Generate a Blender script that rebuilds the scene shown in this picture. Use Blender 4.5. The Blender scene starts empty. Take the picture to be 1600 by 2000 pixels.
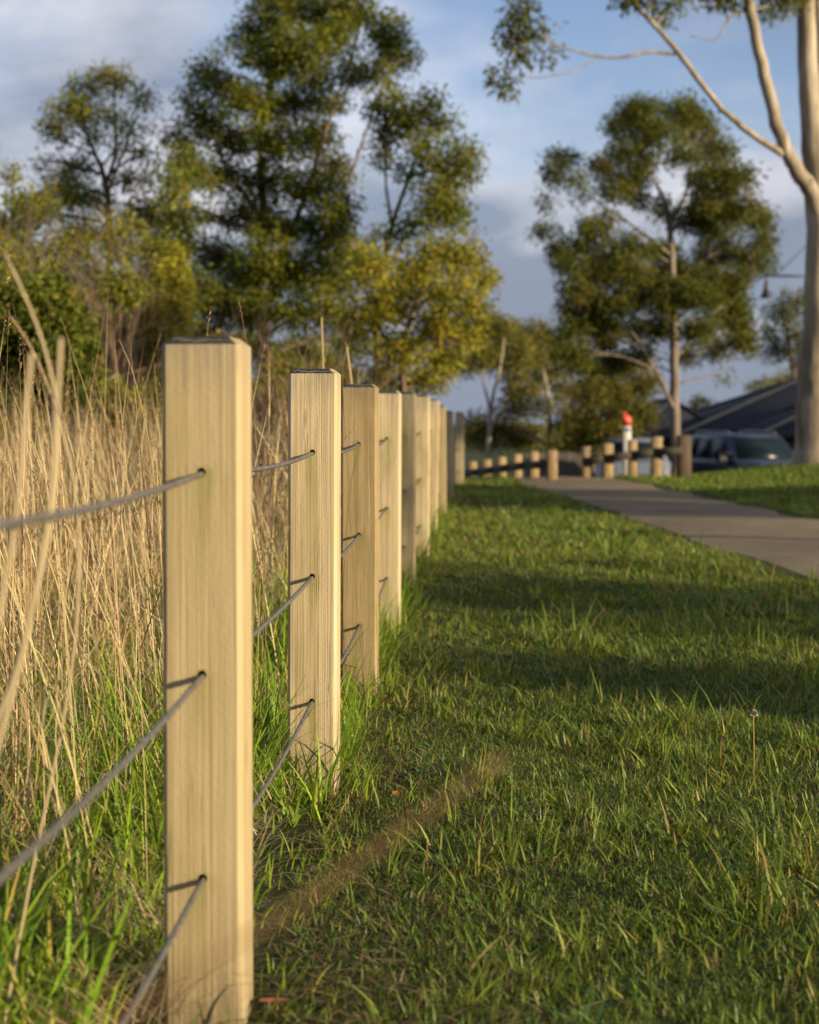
import bpy, bmesh, math
import numpy as np
from mathutils import Vector, Matrix

# ------------------------------------------------------------------ camera, sky, sun, exposure
S = bpy.context.scene
COL = S.collection
FPX, CX, HY, CAMZ = 3333.3, 800.0, 822.0, 0.77       # focal length in photo pixels, centre column, horizon row, eye height
cam = bpy.data.objects.new('camera', bpy.data.cameras.new('camera'))
COL.objects.link(cam)
cam.location = (0, 0, CAMZ)
cam.rotation_euler = (math.radians(90), 0, 0)
cam.data.sensor_fit = 'HORIZONTAL'
cam.data.sensor_width = 24.0
cam.data.lens = 50.0
cam.data.shift_y = -(1000 - HY) / 1600
cam.data.clip_start = 0.05
cam.data.clip_end = 5000
cam.data.dof.use_dof = True
cam.data.dof.focus_distance = 3.62
cam.data.dof.aperture_fstop = 4.2
S.camera = cam

SUN_AZ, SUN_EL = math.radians(60), math.radians(13.5)   # light comes from behind the camera, right
sun_pos = Vector((math.sin(SUN_AZ) * math.cos(SUN_EL), -math.cos(SUN_AZ) * math.cos(SUN_EL), math.sin(SUN_EL)))
sun = bpy.data.objects.new('sun', bpy.data.lights.new('sun', 'SUN'))
COL.objects.link(sun)
sun.data.energy = 5.0
sun.data.angle = math.radians(0.53)
sun.data.color = (1.0, 0.82, 0.54)
sun.rotation_euler = (-sun_pos).to_track_quat('-Z', 'Y').to_euler()
sun.location = (20, -15, 12)

W = bpy.data.worlds.new('World'); S.world = W; W.use_nodes = True
def build_world():
    nt = W.node_tree; N = nt.nodes; L = nt.links; N.clear()
    out = N.new('ShaderNodeOutputWorld'); bg = N.new('ShaderNodeBackground')
    sky = N.new('ShaderNodeTexSky'); sky.sky_type = 'NISHITA'; sky.sun_disc = False
    sky.sun_elevation = SUN_EL; sky.sun_rotation = math.pi - SUN_AZ
    sky.air_density = 1.0; sky.dust_density = 0.6; sky.ozone_density = 3.0
    tc = N.new('ShaderNodeTexCoord'); sep = N.new('ShaderNodeSeparateXYZ')
    L.new(tc.outputs['Generated'], sep.inputs[0])
    def math_(op, a, b=None, clamp=False):
        m = N.new('ShaderNodeMath'); m.operation = op; m.use_clamp = clamp
        for i, v in enumerate((a, b)):
            if v is None: continue
            if isinstance(v, (int, float)): m.inputs[i].default_value = v
            else: L.new(v, m.inputs[i])
        return m.outputs[0]
    def ramp(v, pts):
        r = N.new('ShaderNodeValToRGB'); L.new(v, r.inputs[0])
        e = r.color_ramp.elements
        while len(e) < len(pts): e.new(0.5)
        for i, (p, c) in enumerate(pts):
            e[i].position = p; e[i].color = (c, c, c, 1) if isinstance(c, (int, float)) else (*c, 1)
        return r.outputs[0]
    # clouds live on a slightly curved layer overhead
    zz = math_('ADD', math_('MAXIMUM', sep.outputs[2], 0.0), 0.34)
    u = math_('DIVIDE', sep.outputs[0], zz); v = math_('DIVIDE', sep.outputs[1], zz)
    comb = N.new('ShaderNodeCombineXYZ'); L.new(u, comb.inputs[0]); L.new(v, comb.inputs[1])
    def noise(scale, detail, rough, off, dist=0.0):
        mp = N.new('ShaderNodeMapping'); mp.inputs['Location'].default_value = off
        L.new(comb.outputs[0], mp.inputs[0])
        n = N.new('ShaderNodeTexNoise'); n.inputs['Scale'].default_value = scale
        n.inputs['Detail'].default_value = detail; n.inputs['Roughness'].default_value = rough
        n.inputs['Distortion'].default_value = dist
        L.new(mp.outputs[0], n.inputs['Vector']); return n.outputs[0]
    big = noise(1.7, 4, 0.50, (3.1, 0.35, 0), 0.15)
    fine = noise(4.6, 6, 0.55, (7.3, 2.2, 0), 0.3)
    dens = math_('ADD', math_('MULTIPLY', big, 0.72), math_('MULTIPLY', fine, 0.28))
    # the far cloud deck closes towards the horizon, all the way round
    low = ramp(sep.outputs[2], [(0.0, 0.26), (0.07, 0.17), (0.16, 0.07), (0.30, 0.035)])
    dens = math_('ADD', dens, low)
    mask = ramp(dens, [(0.45, 0.08), (0.52, 0.42), (0.59, 0.82), (0.68, 0.97)])
    thick = ramp(math_('ADD', noise(2.6, 5, 0.52, (1.7, 5.5, 0), 0.2), math_('MULTIPLY', low, 1.05)),
                 [(0.40, 0.0), (0.66, 1.0)])
    cc = N.new('ShaderNodeMix'); cc.data_type = 'RGBA'
    L.new(thick, cc.inputs[0])
    cc.inputs[6].default_value = (6.9, 6.6, 6.8, 1)      # sunlit, slightly warm cloud
    cc.inputs[7].default_value = (1.95, 2.28, 3.0, 1)     # grey blue cloud base
    mix = N.new('ShaderNodeMix'); mix.data_type = 'RGBA'
    tint = N.new('ShaderNodeMix'); tint.data_type = 'RGBA'; tint.blend_type = 'MULTIPLY'; tint.inputs[0].default_value = 1.0
    L.new(sky.outputs[0], tint.inputs[6]); tint.inputs[7].default_value = (1.38, 1.17, 1.20, 1)
    L.new(mask, mix.inputs[0]); L.new(tint.outputs[2], mix.inputs[6]); L.new(cc.outputs[2], mix.inputs[7])
    L.new(mix.outputs[2], bg.inputs[0]); bg.inputs[1].default_value = 0.074
    L.new(bg.outputs[0], out.inputs[0])
build_world()

S.view_settings.view_transform = 'Standard'
S.view_settings.look = 'None'
S.view_settings.exposure = 0.95
S.view_settings.gamma = 1.0
S.view_settings.use_curve_mapping = False
S.render.engine = 'CYCLES'
S.cycles.use_denoising = True
S.cycles.max_bounces = 6
S.cycles.transparent_max_bounces = 6

# ------------------------------------------------------------------ helpers
def at(px, py, Y):
    """photo pixel -> point standing at distance Y"""
    return np.array([(px - CX) / FPX * Y, Y, CAMZ - (py - HY) / FPX * Y])

def sstep(a, b, x):
    t = np.clip((np.asarray(x, float) - a) / (b - a), 0, 1)
    return t * t * (3 - 2 * t)

def ground_z(x, y):
    x = np.asarray(x, float); y = np.asarray(y, float)
    z = 0.010 * np.sin(1.9 * x + 0.7 * y) + 0.009 * np.sin(2.3 * y - 1.1 * x + 1.0) + 0.006 * np.sin(5.1 * x + 3.7 * y)
    z = z - 0.027 * (1 - sstep(3.5, 9, y)) * (1 - sstep(1.2, 2.2, x))
    z = z + 0.26 * sstep(3.2, 7.0, x) * sstep(11, 22, y) * (1 - sstep(26, 37, y))
    d = np.logaddexp(0, (y - 25.0) / 1.2) * 1.2
    z = z - 2.6 * (1 - np.exp(-d * 0.075 / 2.6 * 1.35))
    return z

def build(name, verts, faces, mat, parent=None, cols=None, smooth=False, extra=None):
    """faces: list of int arrays (n,3) or (n,4) or python lists; extra: material index arrays"""
    me = bpy.data.meshes.new(name)
    verts = np.asarray(verts, np.float32).reshape(-1, 3)
    me.vertices.add(len(verts)); me.vertices.foreach_set('co', verts.ravel())
    groups = [np.asarray(f, np.int32) for f in faces if len(f)]
    loops = np.concatenate([g.ravel() for g in groups])
    tot = np.concatenate([np.full(len(g), g.shape[1], np.int32) for g in groups])
    start = np.concatenate([[0], np.cumsum(tot)[:-1]]).astype(np.int32)
    me.loops.add(len(loops)); me.loops.foreach_set('vertex_index', loops)
    me.polygons.add(len(tot)); me.polygons.foreach_set('loop_start', start); me.polygons.foreach_set('loop_total', tot)
    if smooth: me.polygons.foreach_set('use_smooth', np.ones(len(tot), bool))
    for m in (mat if isinstance(mat, (list, tuple)) else [mat]): me.materials.append(m)
    if extra is not None: me.polygons.foreach_set('material_index', np.asarray(extra, np.int32))
    if cols is not None:
        a = me.color_attributes.new('Col', 'FLOAT_COLOR', 'POINT')
        c = np.ones((len(verts), 4), np.float32); c[:, :3] = cols
        a.data.foreach_set('color', c.ravel())
    me.update(calc_edges=True); me.validate()
    o = bpy.data.objects.new(name, me); COL.objects.link(o)
    if parent is not None: o.parent = parent
    return o

class Acc:
    """collects pieces of one mesh"""
    def __init__(s): s.v, s.q, s.t, s.c, s.n = [], [], [], [], 0
    def add(s, v, q=(), t=(), c=None):
        v = np.asarray(v, float).reshape(-1, 3)
        if len(q): s.q.append(np.asarray(q, int) + s.n)
        if len(t): s.t.append(np.asarray(t, int) + s.n)
        s.v.append(v); s.n += len(v)
        if c is not None: s.c.append(np.broadcast_to(np.asarray(c, float), (len(v), 3)))
    def tube(s, pts, rad, sides=6, c=None):
        pts = np.asarray(pts, float); n = len(pts); rad = np.broadcast_to(np.asarray(rad, float), (n,))
        tan = np.gradient(pts, axis=0); tan /= np.linalg.norm(tan, axis=1)[:, None] + 1e-9
        ref = np.array([0.3, 0.9, 0.1]) if abs(tan[0][2]) > 0.7 else np.array([0.1, 0.2, 0.97])
        a = np.cross(tan, ref); a /= np.linalg.norm(a, axis=1)[:, None] + 1e-9
        b = np.cross(tan, a)
        th = np.arange(sides) * 2 * math.pi / sides
        ring = pts[:, None] + rad[:, None, None] * (np.cos(th)[None, :, None] * a[:, None] + np.sin(th)[None, :, None] * b[:, None])
        i = np.arange(n - 1)[:, None] * sides; j = np.arange(sides)[None]; k = (j + 1) % sides
        q = np.stack([i + j, i + k, i + sides + k, i + sides + j], -1).reshape(-1, 4)
        v = np.concatenate([ring.reshape(-1, 3), pts[-1:], pts[:1]])
        top = (n - 1) * sides
        t = [[top + m, top + (m + 1) % sides, n * sides] for m in range(sides)] + [[(m + 1) % sides, m, n * sides + 1] for m in range(sides)]
        s.add(v, q, t, c)
    def box(s, lo, hi, c=None):
        x0, y0, z0 = lo; x1, y1, z1 = hi
        v = [(x0,y0,z0),(x1,y0,z0),(x1,y1,z0),(x0,y1,z0),(x0,y0,z1),(x1,y0,z1),(x1,y1,z1),(x0,y1,z1)]
        s.add(v, [(0,3,2,1),(4,5,6,7),(0,1,5,4),(1,2,6,5),(2,3,7,6),(3,0,4,7)], (), c)
    def cbox(s, lo, hi, b=0.01):
        """box with chamfered edges"""
        bm = bmesh.new(); bmesh.ops.create_cube(bm, size=1)
        lo = np.array(lo, float); hi = np.array(hi, float)
        for v in bm.verts: v.co = Vector((lo + hi) / 2 + np.array(v.co) * (hi - lo))
        bmesh.ops.bevel(bm, geom=bm.edges[:], offset=b, segments=1, affect='EDGES')
        bm.verts.index_update()
        v = [tuple(x.co) for x in bm.verts]
        s.add(v, [[x.index for x in f.verts] for f in bm.faces if len(f.verts) == 4], [[x.index for x in f.verts] for f in bm.faces if len(f.verts) == 3])
        bm.free()
    def make(s, name, mat, parent=None, smooth=False):
        fs = []
        if s.q: fs.append(np.concatenate(s.q))
        if s.t: fs.append(np.concatenate(s.t))
        return build(name, np.concatenate(s.v), fs, mat, parent, np.concatenate(s.c) if s.c else None, smooth)

def tag(o, label=None, cat=None, group=None, kind=None):
    if label: o['label'] = label
    if cat: o['category'] = cat
    if group: o['group'] = group
    if kind: o['kind'] = kind
    return o
def empty(name, loc, rz=0.0):
    o = bpy.data.objects.new(name, None); COL.objects.link(o)
    o.location = [float(v) for v in loc]; o.rotation_euler = (0, 0, rz); o.empty_display_size = 0.1
    return o

# ------------------------------------------------------------------ materials
class Mat:
    def __init__(s, name):
        s.m = bpy.data.materials.new(name); s.m.use_nodes = True
        s.nt = s.m.node_tree; s.N = s.nt.nodes; s.L = s.nt.links
        s.b = s.N['Principled BSDF']; s.out = s.N['Material Output']
    def link(s, a, b): s.L.new(a, b)
    def node(s, t, **kw):
        n = s.N.new(t)
        for k, v in kw.items(): setattr(n, k, v)
        return n
    def coord(s, which='Object', scale=(1, 1, 1), off=None):
        tc = s.node('ShaderNodeTexCoord'); mp = s.node('ShaderNodeMapping')
        mp.inputs['Scale'].default_value = scale
        s.link(tc.outputs[which], mp.inputs[0])
        if off is not None: s.link(off, mp.inputs['Location'])
        return mp.outputs[0]
    def noise(s, vec, scale, detail=4, rough=0.55, dist=0):
        n = s.node('ShaderNodeTexNoise'); n.inputs['Scale'].default_value = scale; n.inputs['Detail'].default_value = detail
        n.inputs['Roughness'].default_value = rough; n.inputs['Distortion'].default_value = dist
        s.link(vec, n.inputs['Vector']); return n.outputs[0]
    def ramp(s, v, pts, mode='LINEAR'):
        r = s.node('ShaderNodeValToRGB'); s.link(v, r.inputs[0]); r.color_ramp.interpolation = mode
        e = r.color_ramp.elements
        while len(e) < len(pts): e.new(0.5)
        for i, (p, c) in enumerate(pts):
            e[i].position = p; e[i].color = (c, c, c, 1) if isinstance(c, (int, float)) else (*c, 1)
        return r.outputs[0]
    def mix(s, f, a, b, blend='MIX'):
        m = s.node('ShaderNodeMix', data_type='RGBA', blend_type=blend)
        for i, v in ((0, f), (6, a), (7, b)):
            if isinstance(v, (int, float)): m.inputs[i].default_value = v
            elif isinstance(v, tuple): m.inputs[i].default_value = (*v, 1)
            else: s.link(v, m.inputs[i])
        return m.outputs[2]
    def math(s, op, a, b=None, clamp=False):
        m = s.node('ShaderNodeMath', operation=op, use_clamp=clamp)
        for i, v in enumerate((a, b)):
            if v is None: continue
            if isinstance(v, (int, float)): m.inputs[i].default_value = v
            else: s.link(v, m.inputs[i])
        return m.outputs[0]
    def set(s, color=None, rough=None, metal=None, spec=None):
        for k, v in (('Base Color', color), ('Roughness', rough), ('Metallic', metal), ('Specular IOR Level', spec)):
            if v is None: continue
            if isinstance(v, tuple): s.b.inputs[k].default_value = (*v, 1)
            elif isinstance(v, (int, float)): s.b.inputs[k].default_value = v
            else: s.link(v, s.b.inputs[k])
        return s
    def bump(s, h, strength=0.3, dist=0.01):
        b = s.node('ShaderNodeBump'); b.inputs['Strength'].default_value = strength; b.inputs['Distance'].default_value = dist
        s.link(h, b.inputs['Height']); s.link(b.outputs[0], s.b.inputs['Normal']); return s

ALB = 0.72      # overall albedo level at this exposure
def simple(name, color, rough=0.6, var=0.15, scale=8, metal=0.0, bump=0.0, spec=0.5):
    m = Mat(name); n = m.noise(m.coord(), scale, 5, 0.6)
    color = tuple(c * ALB for c in color); c0 = tuple(c * (1 - var) for c in color); c1 = tuple(min(1, c * (1 + var)) for c in color)
    m.set(m.ramp(n, [(0.3, c0), (0.7, c1)]), rough, metal, spec)
    if bump: m.bump(n, bump, 0.01)
    return m.m

def leafmat(name, transl=0.35, rough=0.45, spec=0.35, tint=(1.25, 1.2, 0.55), k=1.0):
    """colour per blade or leaf from the mesh, part of the light passes through"""
    m = Mat(name); a = m.node('ShaderNodeAttribute'); a.attribute_name = 'Col'
    c = m.mix(1.0, a.outputs['Color'], (ALB * k, ALB * k, ALB * k), 'MULTIPLY')
    m.set(c, rough, 0.0, spec)
    t = m.node('ShaderNodeBsdfTranslucent'); s = m.node('ShaderNodeMixShader'); s.inputs[0].default_value = transl
    m.link(m.mix(1.0, c, tint, 'MULTIPLY'), t.inputs[0])
    m.link(m.b.outputs[0], s.inputs[1]); m.link(t.outputs[0], s.inputs[2]); m.link(s.outputs[0], m.out.inputs[0])
    return m.m

def wood_post(name, lo, mid, hi, stain=True):
    m = Mat(name)
    oi = m.node('ShaderNodeObjectInfo')
    comb = m.node('ShaderNodeCombineXYZ')
    sc_ = m.node('ShaderNodeSeparateColor'); m.link(oi.outputs['Color'], sc_.inputs[0])
    r = sc_.outputs[0]       # each post carries its own tone number
    m.link(m.math('MULTIPLY', r, 37.0), comb.inputs[0]); m.link(m.math('MULTIPLY', r, 91.0), comb.inputs[2])
    off = comb.outputs[0]
    g1 = m.noise(m.coord('Object', (26, 26, 0.55), off), 2.4, 4, 0.55, 0.7)      # broad growth bands
    g2 = m.noise(m.coord('Object', (120, 120, 1.1), off), 2.2, 4, 0.6, 0.3)      # narrow ridges
    g3 = m.noise(m.coord('Object', (420, 420, 9), off), 2.0, 3, 0.6)             # fibre
    blot = m.noise(m.coord('Object', (9, 9, 2.2), off), 1.6, 4, 0.6, 0.4)
    f = m.math('ADD', m.math('MULTIPLY', g1, 0.5), m.math('ADD', m.math('MULTIPLY', g2, m.ramp(r, [(0.12, 0.16), (0.4, 0.36)])), m.math('MULTIPLY', g3, 0.16)))
    col = m.ramp(f, [(0.35, lo), (0.46, mid), (0.58, hi)])
    col = m.mix(m.ramp(r, [(0.13, 0.5), (0.3, 0.0)]), col, mid)
    rl = m.noise(m.coord('Object', (150, 150, 0.5), off), 2.0, 2, 0.5)
    col = m.mix(m.math('MULTIPLY', m.ramp(rl, [(0.56, 0.0), (0.66, 0.5)]), m.ramp(r, [(0.15, 0.15), (0.5, 0.6), (0.8, 1.0)])), col, (0.29, 0.20, 0.095))
    kn = m.node('ShaderNodeTexVoronoi'); kn.inputs['Scale'].default_value = 1.0; m.link(m.coord('Object', (13, 13, 3.1), off), kn.inputs['Vector'])
    col = m.mix(m.ramp(kn.outputs[0], [(0.035, 0.85), (0.10, 0.0)]), col, (0.17, 0.10, 0.045))
    spz = m.node('ShaderNodeSeparateXYZ'); tcz = m.node('ShaderNodeTexCoord'); m.link(tcz.outputs['Object'], spz.inputs[0])
    wz = m.noise(m.coord('Object', (60, 60, 6), off), 1.5, 4, 0.6)
    grey = m.math('MULTIPLY', m.ramp(spz.outputs[2], [(0.80, 0.0), (0.875, 0.75)]), m.ramp(wz, [(0.40, 0.15), (0.62, 1.0)]))
    mud = m.math('MULTIPLY', m.ramp(spz.outputs[2], [(0.0, 0.85), (0.10, 0.25), (0.20, 0.0)]), m.ramp(wz, [(0.35, 0.2), (0.6, 1.0)]))
    col = m.mix(m.ramp(blot, [(0.50, 0.0), (0.72, 0.55)]), col, (0.30, 0.235, 0.095))
    # weathering checks: thin dark vertical splits
    ck = m.noise(m.coord('Object', (34, 34, 0.22), off), 3.0, 2, 0.5)
    ckm = m.ramp(m.math('ABSOLUTE', m.math('SUBTRACT', ck, 0.5)), [(0.0, 1.0), (0.006, 0.0)])
    ckm = m.math('MULTIPLY', ckm, m.ramp(blot, [(0.45, 0.0), (0.55, 0.8)]))
    col = m.mix(ckm, col, (0.10, 0.065, 0.03))
    # saw marks run slantwise
    saw = m.node('ShaderNodeTexWave', wave_type='BANDS', bands_direction='DIAGONAL')
    saw.inputs['Scale'].default_value = 42; saw.inputs['Distortion'].default_value = 3.0; saw.inputs['Detail'].default_value = 2
    m.link(m.coord('Object', (1, 1, 1.0), off), saw.inputs[0])
    if stain:
        sp = m.node('ShaderNodeSeparateXYZ'); tc = m.node('ShaderNodeTexCoord'); m.link(tc.outputs['Object'], sp.inputs[0])
        wob = m.noise(m.coord('Object', (14, 14, 2.6), off), 2.0, 4, 0.6)
        dx = m.math('ABSOLUTE', m.math('ADD', sp.outputs[0], m.math('MULTIPLY', m.math('SUBTRACT', wob, 0.5), 0.05)))
        near = m.ramp(dx, [(0.004, 1.0), (0.016, 0.0)])
        below = None
        for hz, ln in ((0.704, 0.20), (0.444, 0.13), (0.1825, 0.16)):
            d = m.math('SUBTRACT', hz + 0.012, sp.outputs[2])
            mk = m.math('MULTIPLY', m.ramp(d, [(0.0, 0.0), (0.012, 1.0), (ln * 0.35, 0.75), (ln, 0.0)]), near)
            below = mk if below is None else m.math('MAXIMUM', below, mk)
        col = m.mix(m.math('MULTIPLY', below, 0.62), col, (0.235, 0.215, 0.05))
        halo = m.ramp(m.noise(m.coord('Object', (5, 5, 1.4), off), 1.8, 3, 0.5), [(0.5, 0.0), (0.75, 0.45)])
        col = m.mix(halo, col, (0.36, 0.30, 0.12))
    col = m.mix(grey, col, (0.25, 0.215, 0.165)); col = m.mix(mud, col, (0.16, 0.12, 0.065))
    hue = m.ramp(r, [(0.0, (0.79, 0.82, 0.83)), (0.3, (0.79, 0.81, 0.82)), (0.6, (0.80, 0.815, 0.85)), (0.85, (0.52, 0.50, 0.43)), (1.0, (0.60, 0.57, 0.49))])
    col = m.mix(1.0, col, hue, 'MULTIPLY')
    h = m.math('ADD', m.math('ADD', m.math('SUBTRACT', m.math('MULTIPLY', g2, 1.0), m.math('MULTIPLY', rl, 0.7)), m.math('MULTIPLY', g3, 0.35)), m.math('MULTIPLY', saw.outputs[1], 0.06))
    h = m.math('SUBTRACT', h, m.math('MULTIPLY', ckm, 0.8))
    m.set(col, 0.72, 0, 0.3).bump(h, 0.45, 0.003)
    return m.m

M = {}
M['post'] = wood_post('pine_post', (0.33, 0.235, 0.115), (0.475, 0.36, 0.195), (0.58, 0.465, 0.28))
def endgrain():
    m = Mat('weathered_end_grain')
    w = m.node('ShaderNodeTexWave', wave_type='RINGS'); w.inputs['Scale'].default_value = 40; w.inputs['Distortion'].default_value = 6
    w.inputs['Detail'].default_value = 4
    m.link(m.coord('Object', (1, 1, 1)), w.inputs[0])
    n = m.noise(m.coord('Object', (90, 30, 30)), 3, 5, 0.7)
    m.set(m.ramp(m.math('MULTIPLY', m.math('ADD', w.outputs[1], n), 0.5), [(0.25, (0.010, 0.010, 0.010)), (0.6, (0.032, 0.029, 0.024)), (0.85, (0.13, 0.105, 0.07))]), 0.85)
    m.bump(m.math('ADD', w.outputs[1], n), 0.8, 0.004)
    return m.m
M['end'] = endgrain()
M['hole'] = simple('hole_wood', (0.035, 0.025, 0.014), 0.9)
M['rail_post'] = wood_post('rail_fence_post', (0.38, 0.24, 0.10), (0.50, 0.33, 0.15), (0.58, 0.40, 0.20), stain=False)
M['rail'] = simple('dark_rail_timber', (0.045, 0.034, 0.022), 0.8, 0.3, 14, bump=0.3)
M['shaded_post'] = simple('shaded_timber', (0.085, 0.055, 0.028), 0.8, 0.3, 14, bump=0.3)  # corner post: the shade it stands in is put into a darker timber colour
def cablemat():
    m = Mat('steel_cable')
    w = m.node('ShaderNodeTexWave', wave_type='BANDS', bands_direction='DIAGONAL'); w.inputs['Scale'].default_value = 70
    m.link(m.coord('Object', (3, 1, 3)), w.inputs[0])
    n = m.noise(m.coord('Object', (1, 1, 1)), 60, 3)
    m.set(m.ramp(n, [(0.3, (0.075, 0.068, 0.058)), (0.7, (0.15, 0.138, 0.12))]), 0.6, 0.3).bump(w.outputs[1], 0.35, 0.002)
    return m.m
M['cable'] = cablemat()
M['blade'] = leafmat('grass_blade', 0.28, 0.45, 0.20, k=1.50)
M['straw'] = leafmat('dry_straw', 0.22, 0.6, 0.2, (1.1, 1.0, 0.8), 1.25)
M['leaf'] = leafmat('tree_leaf', 0.40, 0.65, 0.10, k=1.55)
def barkmat(name, a, b, c, scale=6):
    m = Mat(name)
    n = m.noise(m.coord('Object', (1, 1, 0.25)), scale, 5, 0.6, 0.5); n2 = m.noise(m.coord('Object', (1, 1, 0.12)), scale * 5, 4, 0.6)
    f = m.math('ADD', m.math('MULTIPLY', n, 0.6), m.math('MULTIPLY', n2, 0.4))
    a, b, c = (tuple(v * 0.8 for v in q) for q in (a, b, c)); m.set(m.ramp(f, [(0.36, a), (0.5, b), (0.62, c)]), 0.8, 0, 0.2).bump(f, 0.6, 0.03)
    return m.m
M['bark_brown'] = barkmat('brown_bark', (0.07, 0.045, 0.026), (0.15, 0.10, 0.06), (0.24, 0.165, 0.10), 9)
M['bark_gum'] = barkmat('pale_gum_bark', (0.14, 0.112, 0.078), (0.32, 0.262, 0.185), (0.48, 0.41, 0.30), 2.6)
M['bark_grey'] = barkmat('grey_brown_bark', (0.10, 0.075, 0.058), (0.19, 0.15, 0.12), (0.28, 0.23, 0.185), 5)
M['twig'] = barkmat('dead_twig', (0.13, 0.08, 0.055), (0.21, 0.14, 0.10), (0.30, 0.21, 0.15), 12)

def groundmat():
    m = Mat('soil_and_thatch')
    co = m.coord('Object')
    n1 = m.noise(co, 1.1, 5, 0.6, 0.3); n2 = m.noise(co, 22, 5, 0.65); n3 = m.noise(co, 90, 4, 0.7)
    f = m.math('ADD', m.math('MULTIPLY', n2, 0.5), m.math('MULTIPLY', n3, 0.5))
    soil = m.ramp(f, [(0.35, (0.012, 0.008, 0.005)), (0.55, (0.034, 0.022, 0.012)), (0.72, (0.09, 0.058, 0.03))])
    turf = m.ramp(f, [(0.35, (0.014, 0.022, 0.005)), (0.55, (0.036, 0.052, 0.010)), (0.72, (0.085, 0.095, 0.024))])
    m.set(m.mix(m.ramp(n1, [(0.32, 0.35), (0.48, 0.95)]), soil, turf), 0.95, 0, 0.15).bump(f, 0.9, 0.02)
    return m.m
M['ground'] = groundmat()
def pathmat():
    m = Mat('path_surface'); co = m.coord('Object')
    a = m.noise(co, 1.4, 5, 0.6); b = m.noise(co, 160, 4, 0.7); c = m.noise(co, 14, 5, 0.6)
    f = m.math('ADD', m.math('MULTIPLY', a, 0.35), m.math('ADD', m.math('MULTIPLY', b, 0.35), m.math('MULTIPLY', c, 0.30)))
    v = m.node('ShaderNodeTexVoronoi'); v.inputs['Scale'].default_value = 130; m.link(co, v.inputs['Vector'])
    col = m.ramp(f, [(0.34, (0.115, 0.092, 0.062)), (0.5, (0.172, 0.138, 0.094)), (0.66, (0.225, 0.182, 0.127))])
    col = m.mix(m.ramp(v.outputs[0], [(0.0, 0.35), (0.35, 0.0)]), col, (0.27, 0.23, 0.18))
    m.set(col, 0.95, 0, 0.03).bump(b, 0.5, 0.004); return m.m
M['path'] = pathmat()
M['road'] = simple('road_asphalt', (0.055, 0.056, 0.06), 0.9, 0.2, 3)

# ------------------------------------------------------------------ ground, path, road
def make_ground():
    ys = np.concatenate([np.linspace(-14, 1, 16), np.arange(1.1, 12, 0.12), np.arange(12, 40, 0.5), np.arange(40, 90, 2.5), np.geomspace(90, 1500, 22)])
    xs = np.concatenate([-np.geomspace(1400, 9, 22), np.arange(-8.5, -2, 0.5), np.arange(-2, 4, 0.12), np.arange(4, 12, 0.5), np.geomspace(12.5, 1400, 24)])
    X, Y = np.meshgrid(xs, ys); Z = ground_z(X, Y)
    v = np.stack([X, Y, Z], -1).reshape(-1, 3); nx = len(xs)
    i = (np.arange(len(ys) - 1)[:, None] * nx + np.arange(nx - 1)[None]).ravel()
    o = build('ground', v, [np.stack([i, i + 1, i + nx + 1, i + nx], -1)], M['ground'], smooth=True)
    return tag(o, 'grassy ground sloping down beyond the crest', kind='structure')
make_ground()

PL = np.array([(2.45, -9), (2.2, 0), (2.05, 4), (1.89, 7.87), (1.72, 11.46), (1.62, 13.5), (1.48, 16.45), (1.32, 20.9), (1.30, 24), (1.55, 30), (1.9, 36)])
PR = np.array([(4.10, -9), (3.88, 0), (3.72, 4), (3.52, 7.87), (3.36, 11.46), (3.28, 13.6), (3.18, 16.9), (2.95, 20.9), (2.85, 24), (3.2, 30), (3.6, 36)])
def path_lr(y): return np.interp(y, PL[:, 1], PL[:, 0]), np.interp(y, PR[:, 1], PR[:, 0])
def make_path():
    ys = np.arange(-9, 36.01, 0.2); k = 13
    rs = np.random.RandomState(5)
    V = []
    for y in ys:
        l, r = path_lr(y)
        l += 0.012 * math.sin(y * 3.1) + rs.normal(0, 0.006); r += 0.012 * math.sin(y * 2.7 + 1) + rs.normal(0, 0.006)
        x = np.linspace(l, r, k); z = ground_z(x, np.full(k, y)) - 0.007 + 0.024 * (1 - np.linspace(-1, 1, k) ** 2)
        x = np.concatenate([[l], x, [r]]); z = np.concatenate([[z[0] - 0.06], z, [z[-1] - 0.06]])
        V.append(np.stack([x, np.full(k + 2, y), z], -1))
    w = k + 2; i = (np.arange(len(ys) - 1)[:, None] * w + np.arange(w - 1)[None]).ravel()
    tag(build('path', np.concatenate(V), [np.stack([i, i + 1, i + w + 1, i + w], -1)], M['path'], smooth=False), 'grey brown footpath beside the lawn', kind='structure')
make_path()
def make_road():
    xs = np.arange(-40, 60, 1.0); rows = []
    for y in (36.3, 38, 40, 42, 44):
        yy = y + 0.02 * xs
        rows.append(np.stack([xs, yy, ground_z(xs, yy) + 0.03], -1))
    w = len(xs); i = (np.arange(4)[:, None] * w + np.arange(w - 1)[None]).ravel()
    tag(build('road', np.concatenate(rows), [np.stack([i, i + 1, i + w + 1, i + w], -1)], M['road']), 'dark asphalt street below the lawn', kind='structure')
make_road()

# ------------------------------------------------------------------ wire fence: ten chamfered pine posts and three steel cables
HZ = (0.704, 0.444, 0.1825)
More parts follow.
